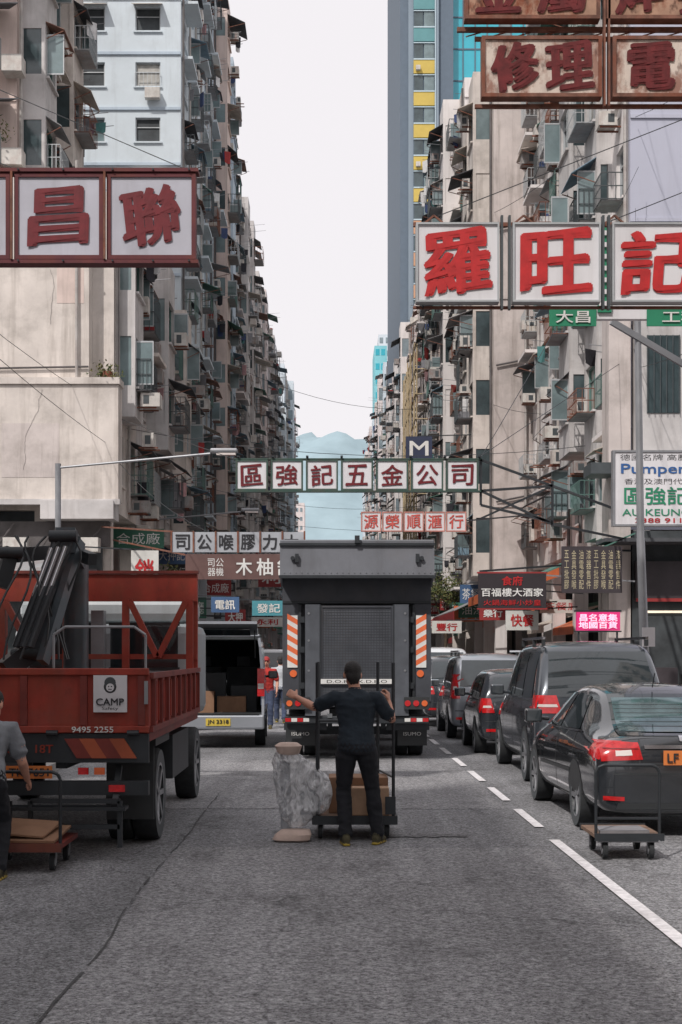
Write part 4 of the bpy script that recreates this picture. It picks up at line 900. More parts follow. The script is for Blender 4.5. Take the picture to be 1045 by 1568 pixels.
o.box('visor_lip',BLKM,-hw-.015,hw+.015,-.46,-.425,3.02,3.07);o.box('visor_lip',BLKM,-hw-.01,hw+.01,-.40,-.36,H-.10,H-.06)
o.box('latch',BLKM,-.04,.04,-.46,-.34,H-.06,H+.06)
for s in(-1,1):
    o.box('lock_box',BLKM,s*.99-.03,s*.99+.03,-.46,-.40,3.28,3.42);o.cyl('lock_box',BLKM,(s*1.06,-.45,3.35),(s*1.06,-.40,3.35),.035,n=10)
o.box('door_header',TGD,-hw+.03,hw-.03,.0,.245,2.62,3.05);o.box('door_header',BLKM,-hw+.03,hw-.03,-.02,-.001,2.62,2.66)
for k in range(26):o.cyl('bolts',MET,(-1.2+k*.096,-.435,3.12),(-1.2+k*.096,-.425,3.12),.008,n=6)
for s in(-1,1):
    o.box('corner_posts',TGD,s*(hw-.03),s*(hw-.30),.0,.24,.95,2.617);o.box('corner_posts',BLKM,s*(hw-.30),s*(hw-.34),-.03,.2,.9,2.6)
    x0,x1=(-hw+.11,-hw+.28) if s<0 else (hw-.28,hw-.11)
    o.box('chevron_boards',WHT,x0,x1,-.02,-.001,1.55,2.42)
    for k in range(5):
        z=1.58+k*.17
        if z+.07+.1<2.46:o.slab('chevron_stripes',ORL,[(x0,-.0215,z+(.1 if s<0 else 0)),(x1,-.0215,z+(0 if s<0 else .1)),(x1,-.0215,z+.09+(0 if s<0 else .1)),(x0,-.0215,z+.09+(.1 if s<0 else 0))],(0,.001,0))
    o.box('lift_columns',TGM,s*.62,s*.86,-.14,.0,.75,2.60);o.box('lift_columns',BLKM,s*.60,s*.617,-.15,-.0,.75,2.6)
    for z in(1.0,1.5,2.0,2.45):o.cyl('bolts',MET,(s*.80,-.15,z),(s*.80,-.141,z),.02,n=8)
    for z in(1.2,1.8,2.3):o.box('hinges',BLKM,s*.87,s*.95,-.06,-.0,z,z+.1)
    o.box('lamp_clusters',BLKP,s*.78,s*1.2,-.2,-.05,.86,1.06)
    for k,m in((.84,REDL),(.98,REDL),(1.12,ORL)):o.cyl('tail_lamps',m,(s*k,-.215,.96),(s*k,-.201,.96),.05,n=14)
    o.box('mudflaps',BLKP,s*.70,s*1.2,.42,.45,.22,.75);text(o,'mudflap_text',WHT,'ISUMO',s*.95,.415,.42,.3,.06,bold=0)
    xx=1.06*s;o.cyl('round_notice',ORL,(xx,-.02,1.45),(xx,-.001,1.45),.06,n=14)
    for x in(.95,.68):
        wheel(o,s*(x+.22),1.35,.42,.24,s)
    wheel(o,s*1.12,5.8,.42,.26,s)
    o.beam('lift_arms',BLKM,(s*.45,.3,.55),(s*.45,-.1,.75),.08)
    o.box('under_guard',BLKM,s*.5,s*1.22,.1,.2,.5,.62)
o.box('lift_platform',TGM,-.595,.595,-.10,-.02,.98,2.58)
for k in range(33):o.box('platform_ribs',TGD,-.57,.57,-.108,-.101,1.04+k*.046,1.05+k*.046)
for k in range(25):o.box('platform_ribs',TGD,-.57+k*.047,-.562+k*.047,-.115,-.109,1.0,2.54)
o.box('platform_edge',WHT,-.6,.6,-.16,-.10,1.28,1.36);text(o,'platform_text',BLKT,'D.O.B.H.K.D.B.O',0,-.161,1.32,1.0,.05,bold=0)
o.box('platform_edge',TGD,-.6,.6,-.14,-.01,.9,.975);o.box('platform_edge',TGD,-.6,-.575,-.125,-.101,.98,2.58);o.box('platform_edge',TGD,.575,.6,-.125,-.101,.98,2.58);o.box('platform_edge',TGD,-.573,.573,-.125,-.101,2.55,2.58)
o.box('rear_bumper',BLKM,-1.2,1.2,-.1,.05,.62,.74);o.bev['rear_bumper']=.01
for k in range(4):
    for s in(-1,1):o.box('bumper_stripes',WHT if k%2 else REDL,s*(1.19-k*.1),s*(1.19-k*.1-.095),-.106,-.101,.65,.71)
plate(o,.22,-.2,.92,'BX 8288',OPL,.5,.14)
for s in(-.4,.4):o.beam('chassis',BLKM,(s,.2,.75),(s,7.6,.75),.12,.2)
o.box('axle',BLKM,-.9,.9,1.27,1.43,.36,.5);o.cyl('differential',BLKM,(0,1.1,.42),(0,1.6,.42),.17,n=14)
o.box('fuel_tank',BLKM,.6,1.15,2.6,3.8,.45,.85)
o.box('cab',TG,-1.05,1.05,6.35,8.0,.6,2.5);o.bev['cab']=.08;o.box('cab_windows',CGL,-1.06,1.06,6.9,7.7,1.6,2.3)
for s in(-1,1):o.box('mirrors',BLKM,s*1.15,s*1.4,7.6,7.7,1.5,2.0)
o.done()

# ---- red flatbed truck with crane (rear Y=12.5)
TR=mat('red_truck_paint',L(160,56,40),.6,var=.25,sc_=2.5,streak=.6,grime=.4,rust=.3);TRD=mat('dark_red_truck_paint',L(124,50,42),.6,var=.25,sc_=3,streak=.5,grime=.4)
CRG=mat('crane_grey',L(78,86,92),.45,.3,var=.2,sc_=4,rust=.15)
o=Obj('flatbed_truck',(-2.78,12.5,.008))
hw=1.18
o.box('bed_floor',TRD,-hw,hw,.05,4.5,1.02,1.12)
o.box('tailgate',TR,-hw,hw,-.02,.04,1.125,1.64);o.box('tailgate_rails',TR,-hw-.005,hw+.005,-.06,-.021,1.60,1.66);o.box('tailgate_rails',TR,-hw-.005,hw+.005,-.06,-.021,1.10,1.16)
for x in(-1.1,-.55,.1,.62,1.12):o.box('tailgate_ribs',TRD,x-.03,x+.03,-.055,-.021,1.165,1.595)
for x in(-1.0,.35,1.05):o.cyl('tailgate_hinges',BLKM,(x-.05,-.07,1.1),(x+.05,-.07,1.1),.025,n=8)
for x in(-1.17,1.15):o.box('latches',GALV,x,x+.03,-.09,-.06,1.35,1.55)
o.bev['tailgate_rails']=.008
for s in(-1,1):
    o.box('side_boards',TR,s*(hw-.05),s*hw,.045,4.5,1.125,1.60);o.box('side_rails',TRD,s*hw,s*(hw+.035),.05,4.5,1.57,1.62);o.box('side_rails',TRD,s*hw,s*(hw+.03),.05,4.5,1.10,1.15)
    for k in range(9):
        y=.15+k*.52;o.box('side_ribs',TRD,s*hw,s*(hw+.04),y,y+.05,1.155,1.565)
    for k in range(30):
        y=.2+k*.14;o.box('side_grille',TR,s*(hw+.002),s*(hw+.014),y,y+.04,1.18,1.54)
    o.box('chassis',BLKM,s*.35,s*.45,.1,6.4,.78,1.01)
    for x in(.0,.24):wheel(o,s*(hw-.06-x),1.35,.44,.22,s)
    wheel(o,s*(hw-.08),5.3,.44,.24,s)
    o.box('mudguards',BLKP,s*(hw-.55),s*(hw-.04),.8,1.9,.93,1.0);o.box('mudflaps',BLKP,s*(hw-.5),s*(hw-.06),.82,.85,.25,.93)
    o.box('side_lockers',BLKM,s*(hw-.4),s*(hw-.05),2.3,3.9,.5,.95)
    o.box('headboard_posts',TR,s*(hw-.1),s*hw,4.47,4.55,1.6,2.72)
for x0,x1 in((.35,1.15),):
    for p,q in(((x0,0,1.66),(x0,0,1.95)),((x1,0,1.66),(x1,0,1.95)),((x0,0,1.95),(x0+.1,0,2.02)),((x0+.1,0,2.02),(x1-.1,0,2.02)),((x1-.1,0,2.02),(x1,0,1.95))):o.cyl('rail_hoop',GALV,p,q,.012,n=8)
o.box('headboard',TR,-hw,hw,4.40,4.46,2.40,2.72);o.box('headboard_lip',TRD,-hw-.02,hw+.02,4.36,4.48,2.725,2.76)
for x in(-1.1,-.35,.35,1.1):o.beam('headboard_braces',TR,(x,4.36,1.12),(x,4.36,2.42),.08)
for a,b in((-1.06,-.72),(.40,.72),(1.06,.74),(-.40,-.70)):o.beam('headboard_braces',TR,(a,4.33,2.4),(b,4.33,1.75),.07)
o.box('headboard_mid',TR,-hw,hw,4.41,4.45,1.72,1.78)
CABP=mat('cab_pale_blue_paint',L(176,186,190),.35,var=.12,sc_=2,streak=.4,coat=.5)
o.box('cab',CABP,-1.1,1.1,4.95,6.6,1.0,2.15);o.box('cab',CABP,-1.05,1.05,5.0,6.3,2.153,2.5);o.bev['cab']=.12
for a,b in((-.9,-.08),(.08,.9)):o.box('cab_rear_window',CGL,a,b,4.93,4.949,1.62,2.12)
for a,b in((-.92,-.06),(.06,.92)):
    o.box('cab_rear_window',BLKP,a,b,4.935,4.948,1.58,1.619);o.box('cab_rear_window',BLKP,a,b,4.935,4.948,2.121,2.16)
o.box('exhaust_stack',GALV,-.1,.05,4.6,4.8,1.0,2.3)
for k in range(4):o.box('timber',mat('timber_planks',L(150,122,92),.9,var=.2,sc_=5),-1.0+k*.16,-.87+k*.16,.8,3.0,1.13+.03*(k%2),1.2+.03*(k%2))
def J(a,b,w,h=None,m=CRG,pn='crane_boom'):o.beam(pn,m,a,b,w,h)
cx=.42
def C(x,y,z):return(x+cx,y,z)
o.box('crane_base',BLKM,cx-.8,cx-.2,3.2,3.8,1.13,1.62);o.cyl('crane_column',CRG,C(-.5,3.5,1.6),C(-.5,3.5,2.9),.14,n=14)
J(C(-.5,3.5,2.85),C(-.38,2.2,2.95),.2,.26);J(C(-.36,2.3,3.02),C(-.72,2.0,1.75),.17,.2);J(C(-.26,2.35,2.95),C(-.52,1.75,1.7),.08,.12);J(C(-.72,2.0,1.8),C(-.92,1.9,1.62),.24,.2,BLKM)
J(C(-.8,3.3,2.9),C(-.88,2.0,2.78),.13,.15,BLKM);J(C(-.88,2.0,2.85),C(-.98,1.95,2.45),.14,.14,BLKM);J(C(-.62,2.9,2.95),C(-.1,2.2,2.75),.10,.12,BLKM)
for dx,dy in((-.05,0),(.04,-.1),(.13,-.2)):
    o.cyl('hydraulic_rams',CHR,C(-.42+dx,1.95+dy,2.85),C(-.72+dx,1.80+dy,1.95),.022,n=10);o.cyl('hydraulic_rams',BLKM,C(-.54+dx,1.9+dy,2.45),C(-.74+dx,1.78+dy,1.85),.04,n=10)
for p in((-.38,2.1,2.98),(-.72,1.9,1.78),(-.5,3.36,2.85),(-.88,1.92,2.8)):o.cyl('crane_pins',BLKM,C(p[0]-.14,p[1],p[2]),C(p[0]+.14,p[1],p[2]),.06,n=12)
for k in range(7):
    p=None
    for i in range(11):
        t=i/10;c=Vector(C(-.30-.09*k+.10*math.sin(t*6+k),2.1-.12*k*t,2.98-1.25*t+.18*math.sin(math.pi*t)))
        if p:o.cyl('hoses',BLKP,p,c,.012,n=5)
        p=c
o.box('notice_board',WPL,.71,1.0,-.085,-.062,1.28,1.60)
text(o,'notice_text',BLKT,'CAMP',.855,-.0855,1.37,.24,.06,bold=.02);text(o,'notice_text',BLKT,'Safety',.855,-.0855,1.31,.14,.035,bold=0)
for x,z,r_ in((.855,1.50,.055),(.855,1.535,.05)):o.cyl('notice_face',BLKT if r_>.05 else FRD,(x,-.0865-.001*(r_<.052),z),(x,-.0855,z),r_,n=16)
o.cyl('notice_face',WPL,(.855,-.0895,1.495),(.855,-.0868,1.495),.035,n=16)
for dx in(-.012,.012):o.cyl('notice_face',BLKT,(.855+dx,-.0905,1.503),(.855+dx,-.0896,1.503),.006,n=8)
o.box('notice_face',BLKT,.84,.87,-.0905,-.0896,1.475,1.482)
text(o,'phone_number',WHT,'9495 2255',.70,-.062,1.13,.36,.05,bold=.02)
o.box('rear_panel',BLKM,-hw,hw,-.02,.03,.84,1.09);text(o,'panel_number',TR,'76512  18T',.1,-.022,.96,.5,.07,bold=.02)
ORD=mat('dirty_orange_reflector',L(176,88,56),.6,var=.25,grime=.4)
for k in range(4):
    x=.56+k*.13;o.slab('chevron_stripes',ORD if k%2 else TRD,[(x,-.05,.88),(x+.13,-.05,.88),(x+.02,-.05,1.05),(x-.11,-.05,1.05)],(0,.02,0))
o.box('rear_bumper',BLKM,-hw,hw,-.05,.06,.56,.68)
for x,m in((.62,REDL),(.76,ORL),(-.8,REDL),(-.66,ORL)):o.box('tail_lamps',m,x-.045,x+.045,-.075,-.051,.74,.80)
o.box('tail_lamps',REDL,.84,.98,-.07,-.051,.59,.65)
plate(o,.15,-.055,.76,'TK 7651',OPL,.4,.11)
for x0,x1 in((.18,.95),(-.75,.0)):
    for p,q in(((x0,-.15,.12),(x0,-.15,.52)),((x1,-.15,.12),(x1,-.15,.52)),((x0,-.15,.52),(x1,-.15,.52)),((x0,-.15,.3),(x1,-.15,.3))):o.beam('under_run_frame',BLKM,p,q,.04)
o.box('under_run_step',BLKM,-.8,1.0,-.2,.02,.44,.47)
for x in(-.7,.9):o.beam('under_run_frame',BLKM,(x,-.12,.45),(x,.15,.8),.05)
o.done()

# ------------------------------------------------------------------ trolleys
WOOD=mat('worn_plywood',L(124,100,84),.85,var=.25,sc_=6)
def hoop(o,x0,x1,y,z0,z1,lean=0,m=BLKM,r=.014):
    P=[(x0,y,z0),(x0+.0,y+lean,z1-.06),(x0+.02,y+lean,z1-.02),(x0+.07,y+lean,z1),(x1-.07,y+lean,z1),(x1-.02,y+lean,z1-.02),(x1,y+lean,z1-.06),(x1,y,z0)]
    for a,b in zip(P,P[1:]):o.cyl('handle',m,a,b,r,n=10)
def castors(o,xs,ys,r=.065):
    for x in xs:
        for y in ys:
            o.cyl('wheels',TYRE,(x-.02,y,r+.008),(x+.02,y,r+.008),r,n=18);o.cyl('wheel_hubs',GALV,(x-.024,y,r+.008),(x+.024,y,r+.008),r*.5,n=12);o.box('castor_forks',GALV,x-.03,x-.025,y-.02,y+.02,r,.175);o.box('castor_forks',GALV,x+.025,x+.03,y-.02,y+.02,r,.175)
o=Obj('platform_trolley',(2.56,12.4,.008))
o.box('deck',WOOD,-.29,.29,0,.75,.19,.22);o.box('deck_rim',BLKM,-.30,.30,-.012,-.001,.17,.235);o.box('deck_rim',BLKM,-.30,.30,.751,.76,.17,.235);o.box('axle_bar',GALV,-.26,.26,.05,.09,.15,.185)
hoop(o,-.28,.27,.05,.2,.82,0);o.beam('handle_brace',BLKM,(-.28,.05,.36),(.27,.05,.36),.02);castors(o,(-.2,.2),(.08,.66),.075)
o.slab('folded_cloth',CLO[7],[(-.24,.1,.221),(.2,.12,.221),(.18,.5,.221),(-.2,.46,.221)],(0,0,.025));o.beam('cord',GALV,(.2,.02,.22),(.34,-.05,.1),.012);o.done()
o=Obj('platform_trolley',(-2.5,11.7,.008))
o.box('deck',TRD,-.42,.28,0,.8,.19,.23);o.box('deck_rim',mat('striped_edge',L(120,70,62),.7,rust=.4),-.43,.29,-.015,-.001,.17,.24)
hoop(o,-.4,.27,.05,.23,.82,0);castors(o,(-.3,.2),(.1,.7),.07)
o.slab('flattened_cardboard',CARD,[(-.38,.1,.235),(.22,.05,.235),(.26,.6,.30),(-.3,.65,.30)],(0,0,.02));o.slab('flattened_cardboard',CARD,[(-.35,.15,.30),(.12,.1,.27),(.2,.5,.35),(-.3,.6,.37)],(0,0,.015))
o.box('cardboard_box',CARD,-.5,-.24,.1,.4,.37,.68);o.done()
o=Obj('cargo_trolley',(.18,13.75,.008))
o.box('deck',WOOD,-.36,.42,.0,1.0,.20,.23);o.box('deck_frame',BLKM,-.37,.43,-.02,-.002,.15,.235);o.box('deck_frame',BLKM,.422,.44,0,1.0,.15,.235);o.box('deck_frame',BLKM,-.38,-.362,0,1.0,.15,.235)
for x,y in((-.33,.02),(.40,.02),(.28,.95),(-.33,.95)):o.cyl('uprights',BLKM,(x,y,.2),(x,y,1.70),.016,n=10)
for z in(.5,1.1):o.cyl('cross_bars',BLKM,(-.33,.95,z),(.28,.95,z),.012)
for z in(.6,1.2):o.cyl('cross_bars',BLKM,(.40,.02,z),(.28,.95,z),.010)
castors(o,(-.3,.34),(.1,.85),.08)
o.box('boxes',CARD,-.22,.36,.25,.7,.232,.58);o.box('boxes',mat('cardboard_light',L(182,150,124),.9,var=.15,sc_=5),-.0,.36,.02,.24,.232,.5);o.box('tape',mat('tape',L(200,170,130),.4),.15,.2,.012,.018,.24,.49)
o.box('side_plates',BLKM,.32,.42,-.03,-.021,.25,.42);o.bev['boxes']=.01;o.done()
# plastic-wrapped parcel: loose clear film round a foam-ended pole and small boxes
def filmmat():
    m=bpy.data.materials.new('clear_plastic_film');m.use_nodes=True;nt=m.node_tree;N=nt.nodes;K=nt.links
    b=N['Principled BSDF'];b.inputs['Base Color'].default_value=(.86,.88,.91,1);b.inputs['Roughness'].default_value=.12;b.inputs['Specular IOR Level'].default_value=1
    g=N.new('ShaderNodeNewGeometry');mp=N.new('ShaderNodeMapping');mp.inputs['Scale'].default_value=(1,1,.5);K.new(g.outputs['Position'],mp.inputs[0])
    n=N.new('ShaderNodeTexNoise');n.inputs['Scale'].default_value=14;n.inputs['Detail'].default_value=5;n.inputs['Distortion'].default_value=1.6;K.new(mp.outputs[0],n.inputs[0])
    r=N.new('ShaderNodeMapRange');r.inputs[1].default_value=.40;r.inputs[2].default_value=.60;r.inputs[3].default_value=.30;r.inputs[4].default_value=.95;K.new(n.outputs['Fac'],r.inputs[0]);K.new(r.outputs[0],b.inputs['Alpha'])
    bp=N.new('ShaderNodeBump');bp.inputs['Strength'].default_value=1;bp.inputs['Distance'].default_value=.05;K.new(n.outputs['Fac'],bp.inputs['Height']);K.new(bp.outputs[0],b.inputs['Normal'])
    return m
FILM=filmmat()
FOAM=mat('foam_end',L(206,184,172),.8,var=.12,sc_=8);FOAMG=mat('foam_grey',L(176,182,188),.7,var=.15,sc_=8)
o=Obj('wrapped_parcel',(-.32,13.72,.008))
def blob(pn,m,rings,n=20,wr_=.02,seed=1,amp=0,fq=7,caps=True):
    r=random.Random(seed);vs=[];fs=[];ph=[r.uniform(0,6) for _ in range(6)]
    for k,(cx,cy,cz,rx,ry) in enumerate(rings):
        for i in range(n):
            t=2*math.pi*i/n;q=1+wr_*(math.sin(3*t+ph[0]+k*.05)+.6*math.sin(7*t+ph[1]-k*.06))
            c_,s_=math.cos(t),math.sin(t);e=.8
            p=Vector((cx+rx*q*math.copysign(abs(c_)**e,c_),cy+ry*q*math.copysign(abs(s_)**e,s_),cz))
            if amp:
                pp=Vector((p.x*fq,p.y*fq,p.z*fq*.5))
                d=(1-abs(noise.noise(pp+Vector((seed,0,0))))*2.6)*amp+(1-abs(noise.noise(pp*2.3+Vector((0,seed,0))))*2.6)*amp*.35
                p+=Vector((c_,s_,0))*d
            vs.append(p)
    for k in range(len(rings)-1):
        for i in range(n):fs.append((k*n+i,k*n+(i+1)%n,(k+1)*n+(i+1)%n,(k+1)*n+i))
    if caps:fs.append(tuple(range(n))[::-1]);fs.append(tuple(range((len(rings)-1)*n,len(rings)*n)))
    o.raw(pn,m,vs,fs)
    if n>12:o.smooth.add(pn)
prof=[(.13,-.12,.03),(.20,-.16,.10),(.28,-.18,.24),(.43,-.21,.29),(.55,-.225,.275),(.66,-.235,.20),(.76,-.24,.08),(.84,-.21,-.03),(.88,-.16,-.06)]
rg=[]
for k in range(58):
    z=.13+.75*k/57
    for a,b in zip(prof,prof[1:]):
        if a[0]<=z<=b[0]+1e-6:
            t=(z-a[0])/(b[0]-a[0]);xl=a[1]*(1-t)+b[1]*t;xr=a[2]*(1-t)+b[2]*t;break
    rg.append(((xl+xr)/2,.12,z,(xr-xl)/2,.11))
blob('plastic_film',FILM,rg,84,.03,3,.024,8,False)
blob('wrapped_pole',FOAMG,[(-.13,.12,.1,.05,.05),(-.13,.12,.5,.045,.045),(-.14,.12,.86,.05,.05)],14,.03,6)
o.box('wrapped_boxes',FOAMG,.0,.2,.06,.18,.24,.48);o.box('wrapped_boxes',WPL,-.05,.12,.07,.17,.5,.66);o.bev['wrapped_boxes']=.01
blob('foam_ends',FOAM,[(-.10,.1,.80,.05,.07),(-.11,.1,.83,.10,.11),(-.11,.1,.90,.125,.12),(-.11,.1,.93,.08,.09)],24,.03,4,.008,9)
blob('foam_ends',FOAM,[(-.07,-.04,.0,.15,.09),(-.07,-.04,.02,.175,.12),(-.05,-.04,.07,.17,.11),(-.03,-.02,.11,.13,.08)],24,.03,5,.008,9)
o.done()

# ------------------------------------------------------------------ people
SKIN=mat('skin',L(202,150,128),.55,var=.08,sc_=20);HAIR=mat('black_hair',(.022,.02,.02),.6,var=.3,sc_=60,bump=.6,bsc=120)
def shade(n,c):return mat(n,c,.9,var=.18,sc_=7,bump=.5,bsc=14)
def loft(V,F,lab,rings,l,n=14):
    b=len(V)
    for c,u,v in rings:
        for i in range(n):
            t=2*math.pi*i/n;V.append(Vector(c)+Vector(u)*math.cos(t)+Vector(v)*math.sin(t));lab.append(l)
    m=len(rings)
    for k in range(m-1):
        for i in range(n):F.append((b+k*n+i,b+k*n+(i+1)%n,b+(k+1)*n+(i+1)%n,b+(k+1)*n+i))
    for k in(0,m-1):
        V.append(Vector(rings[k][0]));lab.append(l);c=len(V)-1
        for i in range(n):
            F.append((c,b+k*n+(i+1)%n,b+k*n+i) if k==0 else (c,b+k*n+i,b+k*n+(i+1)%n))
def limb(V,F,lab,pts,l,n=12,caps=True):
    rings=[];P=[Vector(p) for p,_ in pts];Rr=[r for _,r in pts]
    m=len(P);d0=(P[1]-P[0]).normalized();a=d0.orthogonal().normalized()
    for i in range(m):
        d=(P[min(i+1,m-1)]-P[max(i-1,0)]).normalized();a=(a-d*a.dot(d)).normalized();b=d.cross(a)
        if i==0:
            for q in(.95,.6):rings.append((P[0]-d*Rr[0]*math.sqrt(1-(1-q)**2)*q,a*Rr[0]*(1-q*.9),b*Rr[0]*(1-q*.9)))
        rings.append((P[i],a*Rr[i],b*Rr[i]))
        if i==m-1:
            for q in(.6,.95):rings.append((P[i]+d*Rr[i]*q,a*Rr[i]*(1-q*.75),b*Rr[i]*(1-q*.75)))
    loft(V,F,lab,rings,l,n)
def ell(V,F,lab,c,r,l,n=16,tilt=None):
    rings=[]
    for k in range(1,10):
        t=math.pi*k/10;z=-math.cos(t);s=math.sin(t);cc=Vector((0,0,z*r[2]));u=Vector((r[0]*s,0,0));v=Vector((0,r[1]*s,0))
        if tilt:cc=tilt@cc;u=tilt@u;v=tilt@v
        rings.append((Vector(c)+cc,u,v))
    loft(V,F,lab,rings,l,n)
def hand(V,F,lab,wr_,d,pn,thumb,l,curl=.5,s=1.0):
    d=Vector(d).normalized();pn=Vector(pn);pn=(pn-d*pn.dot(d)).normalized();sd=d.cross(pn);
    if sd.dot(Vector(thumb))<0:sd=-sd
    w=Vector(wr_)
    loft(V,F,lab,[(w-d*.01,sd*.026*s,pn*.018*s),(w+d*.03*s,sd*.036*s,pn*.016*s),(w+d*.07*s,sd*.042*s,pn*.014*s),(w+d*.09*s,sd*.04*s,pn*.011*s)],l)
    for i,(off,ln) in enumerate(((.032,.072),(.011,.08),(-.011,.074),(-.031,.058))):
        p=w+d*.08*s+sd*off*s;a=0;pts=[(p-d*.02*s,.0095*s)]
        for k in range(3):
            a+=curl*(.6+.25*k);dd=d*math.cos(a)+pn*math.sin(a);pts.append((p,.0092*s));p=p+dd*ln*s*(.45,.32,.23)[k]
        pts.append((p,.0075*s));limb(V,F,lab,pts,l,8)
    p=w+d*.02*s+sd*.025*s;q=w+d*.055*s+sd*.062*s+pn*.015*s;r=w+d*.085*s+sd*.06*s+pn*.035*s*(1+curl*.5)
    limb(V,F,lab,[(p,.014*s),(q,.011*s),(r,.0085*s)],l,8)
def person(name,loc,rz,J,mats,vox=.0085,extra=None):
    """J joints in local coords, facing +Y. labels: 0 skin 1 top 2 trousers 3 shoes 4 hair 5 eye 6 lip 7 sole"""
    V=[];F=[];lab=[]
    hp,ch,nk,hd=Vector(J['hip']),Vector(J['chest']),Vector(J['neck']),Vector(J['head'])
    up=(nk-hp).normalized();rt=(Vector(J['shR'])-Vector(J['shL'])).normalized();fw=up.cross(rt).normalized()
    fw=-rt.cross(up) if fw.dot(Vector(J.get('fwd',(0,1,0))))<0 else fw
    def ring(t,a,b,off=0):
        c=hp.lerp(nk,t)+fw*off;return(c,rt*a,fw*b)
    loft(V,F,lab,[ring(-.10,.165,.115,-.01),ring(.02,.178,.125,-.012),ring(.14,.172,.118),ring(.34,.158,.108,.005),ring(.52,.17,.115,.01),ring(.70,.19,.12,.008),ring(.84,.195,.108),ring(.94,.155,.085,-.005),ring(1.0,.09,.065,-.01),ring(1.04,.06,.055,-.01)],1,24)
    loft(V,F,lab,[ring(-.17,.14,.10,-.01),ring(-.08,.168,.12,-.015),ring(.0,.17,.118,-.012)],2,20)
    limb(V,F,lab,[(nk-up*.03,.058),(nk.lerp(hd,.35),.056),(nk.lerp(hd,.7),.054)],0)
    hf=Vector(J.get('look',(0,1,0))).normalized();hr=hf.cross(Vector((0,0,1))).normalized();hu=hr.cross(hf)
    T=Matrix((hr,hf,hu)).transposed()
    def H(p):return hd+T@Vector(p)
    ell(V,F,lab,H((0,-.01,.03)),(.074,.094,.095),0,20,T);ell(V,F,lab,H((0,.02,-.045)),(.058,.07,.07),0,16,T)
    limb(V,F,lab,[(H((0,.085,.01)),.010),(H((0,.105,-.02)),.014)],0,8)
    limb(V,F,lab,[(H((-.02,.082,-.062)),.008),(H((.02,.082,-.062)),.008)],6,8)
    for s in(-1,1):
        ell(V,F,lab,H((s*.079,-.005,-.005)),(.012,.02,.032),0,10,T)
        ell(V,F,lab,H((s*.03,.078,.012)),(.012,.008,.007),5,8,T)
        limb(V,F,lab,[(H((s*.015,.086,.03)),.005),(H((s*.045,.075,.032)),.005)],4,6)
    if J.get('cap'):
        ell(V,F,lab,H((0,-.01,.05)),(.084,.104,.088),4,20,T);limb(V,F,lab,[(H((-.05,.1,.05)),.012),(H((.05,.1,.05)),.012)],4)
    else:
        ell(V,F,lab,H((0,-.022,.045)),(.083,.098,.092),4,20,T);ell(V,F,lab,H((0,-.055,-.01)),(.072,.058,.075),4,16,T)
    for s,n in((-1,'L'),(1,'R')):
        sh,el,wr_=Vector(J['sh'+n]),Vector(J['el'+n]),Vector(J['wr'+n])
        mid=sh.lerp(el,.62)
        limb(V,F,lab,[(sh-rt*s*.05-up*.01,.062),(sh,.064),(sh.lerp(el,.3),.064),(mid,.066),(sh.lerp(el,.74),.067)],1,14)
        limb(V,F,lab,[(sh.lerp(el,.6),.046),(el.lerp(sh,.1),.042),(el,.040),(el.lerp(wr_,.3),.041),(el.lerp(wr_,.7),.031),(wr_,.026)],0,12)
        hand(V,F,lab,wr_,J['hd'+n],J['pn'+n],J['th'+n],0,J.get('curl'+n,.9))
        th,kn,an=hp+rt*s*.09-up*.04,Vector(J['kn'+n]),Vector(J['an'+n])
        limb(V,F,lab,[(th+up*.03,.09),(th.lerp(kn,.15),.098),(th.lerp(kn,.5),.083),(kn,.067),(kn.lerp(an,.3),.068),(kn.lerp(an,.75),.060),(an+(kn-an)*.12,.062),(an+(kn-an)*.02,.066)],2,16)
        fd=Vector(J.get('ft'+n,(0,1,0))).normalized();fr=fd.cross(Vector((0,0,1)))
        a0=Vector((an.x,an.y,J.get('floor',0)))
        rr=[];
        for q,w_,h_ in((-.09,.028,.05),(-.06,.038,.075),(0,.04,.085),(.07,.045,.06),(.13,.047,.045),(.17,.035,.035)):rr.append((a0+fd*q+Vector((0,0,h_/2+.018)),fr*w_,Vector((0,0,h_/2+.01))))
        loft(V,F,lab,rr,3,14)
        rr=[(a0+fd*q+Vector((0,0,.012)),fr*w_,Vector((0,0,.012))) for q,w_ in((-.1,.03),(-.06,.042),(.05,.046),(.13,.05),(.175,.036))]
        loft(V,F,lab,rr,7,14)
    me=bpy.data.meshes.new('body');me.from_pydata([tuple(v) for v in V],[],F)
    ob=bpy.data.objects.new('body_tmp',me);COL.objects.link(ob)
    m=ob.modifiers.new('r','REMESH');m.mode='VOXEL';m.voxel_size=vox;m.use_smooth_shade=True
    m=ob.modifiers.new('s','SMOOTH');m.factor=.5;m.iterations=2
    dg=bpy.context.evaluated_depsgraph_get();r=bpy.data.meshes.new_from_object(ob.evaluated_get(dg));bpy.data.objects.remove(ob)
    kd=kdtree.KDTree(len(V))
    for i,v in enumerate(V):kd.insert(v,i)
    kd.balance()
    kd2=kdtree.KDTree(len(F))
    for i,f in enumerate(F):
        c=Vector((0,0,0))
        for j in f:c+=V[j]
        kd2.insert(c/len(f),i)
    kd2.balance()
    r.name='body';r.materials.clear()
    for mm in mats:r.materials.append(mm)
    mi=[];cloth=set()
    for p in r.polygons:
        cc=p.center
        a=kd.find(cc);b=kd2.find(cc)
        k=lab[a[1]] if a[2]<b[2] else lab[F[b[1]][1]]
        mi.append(k)
        if k in(1,2):cloth.update(p.vertices)
    nv=len(r.vertices);co_=[0.0]*(nv*3);no_=[0.0]*(nv*3)
    r.vertices.foreach_get('co',co_);r.vertex_normals.foreach_get('vector',no_)
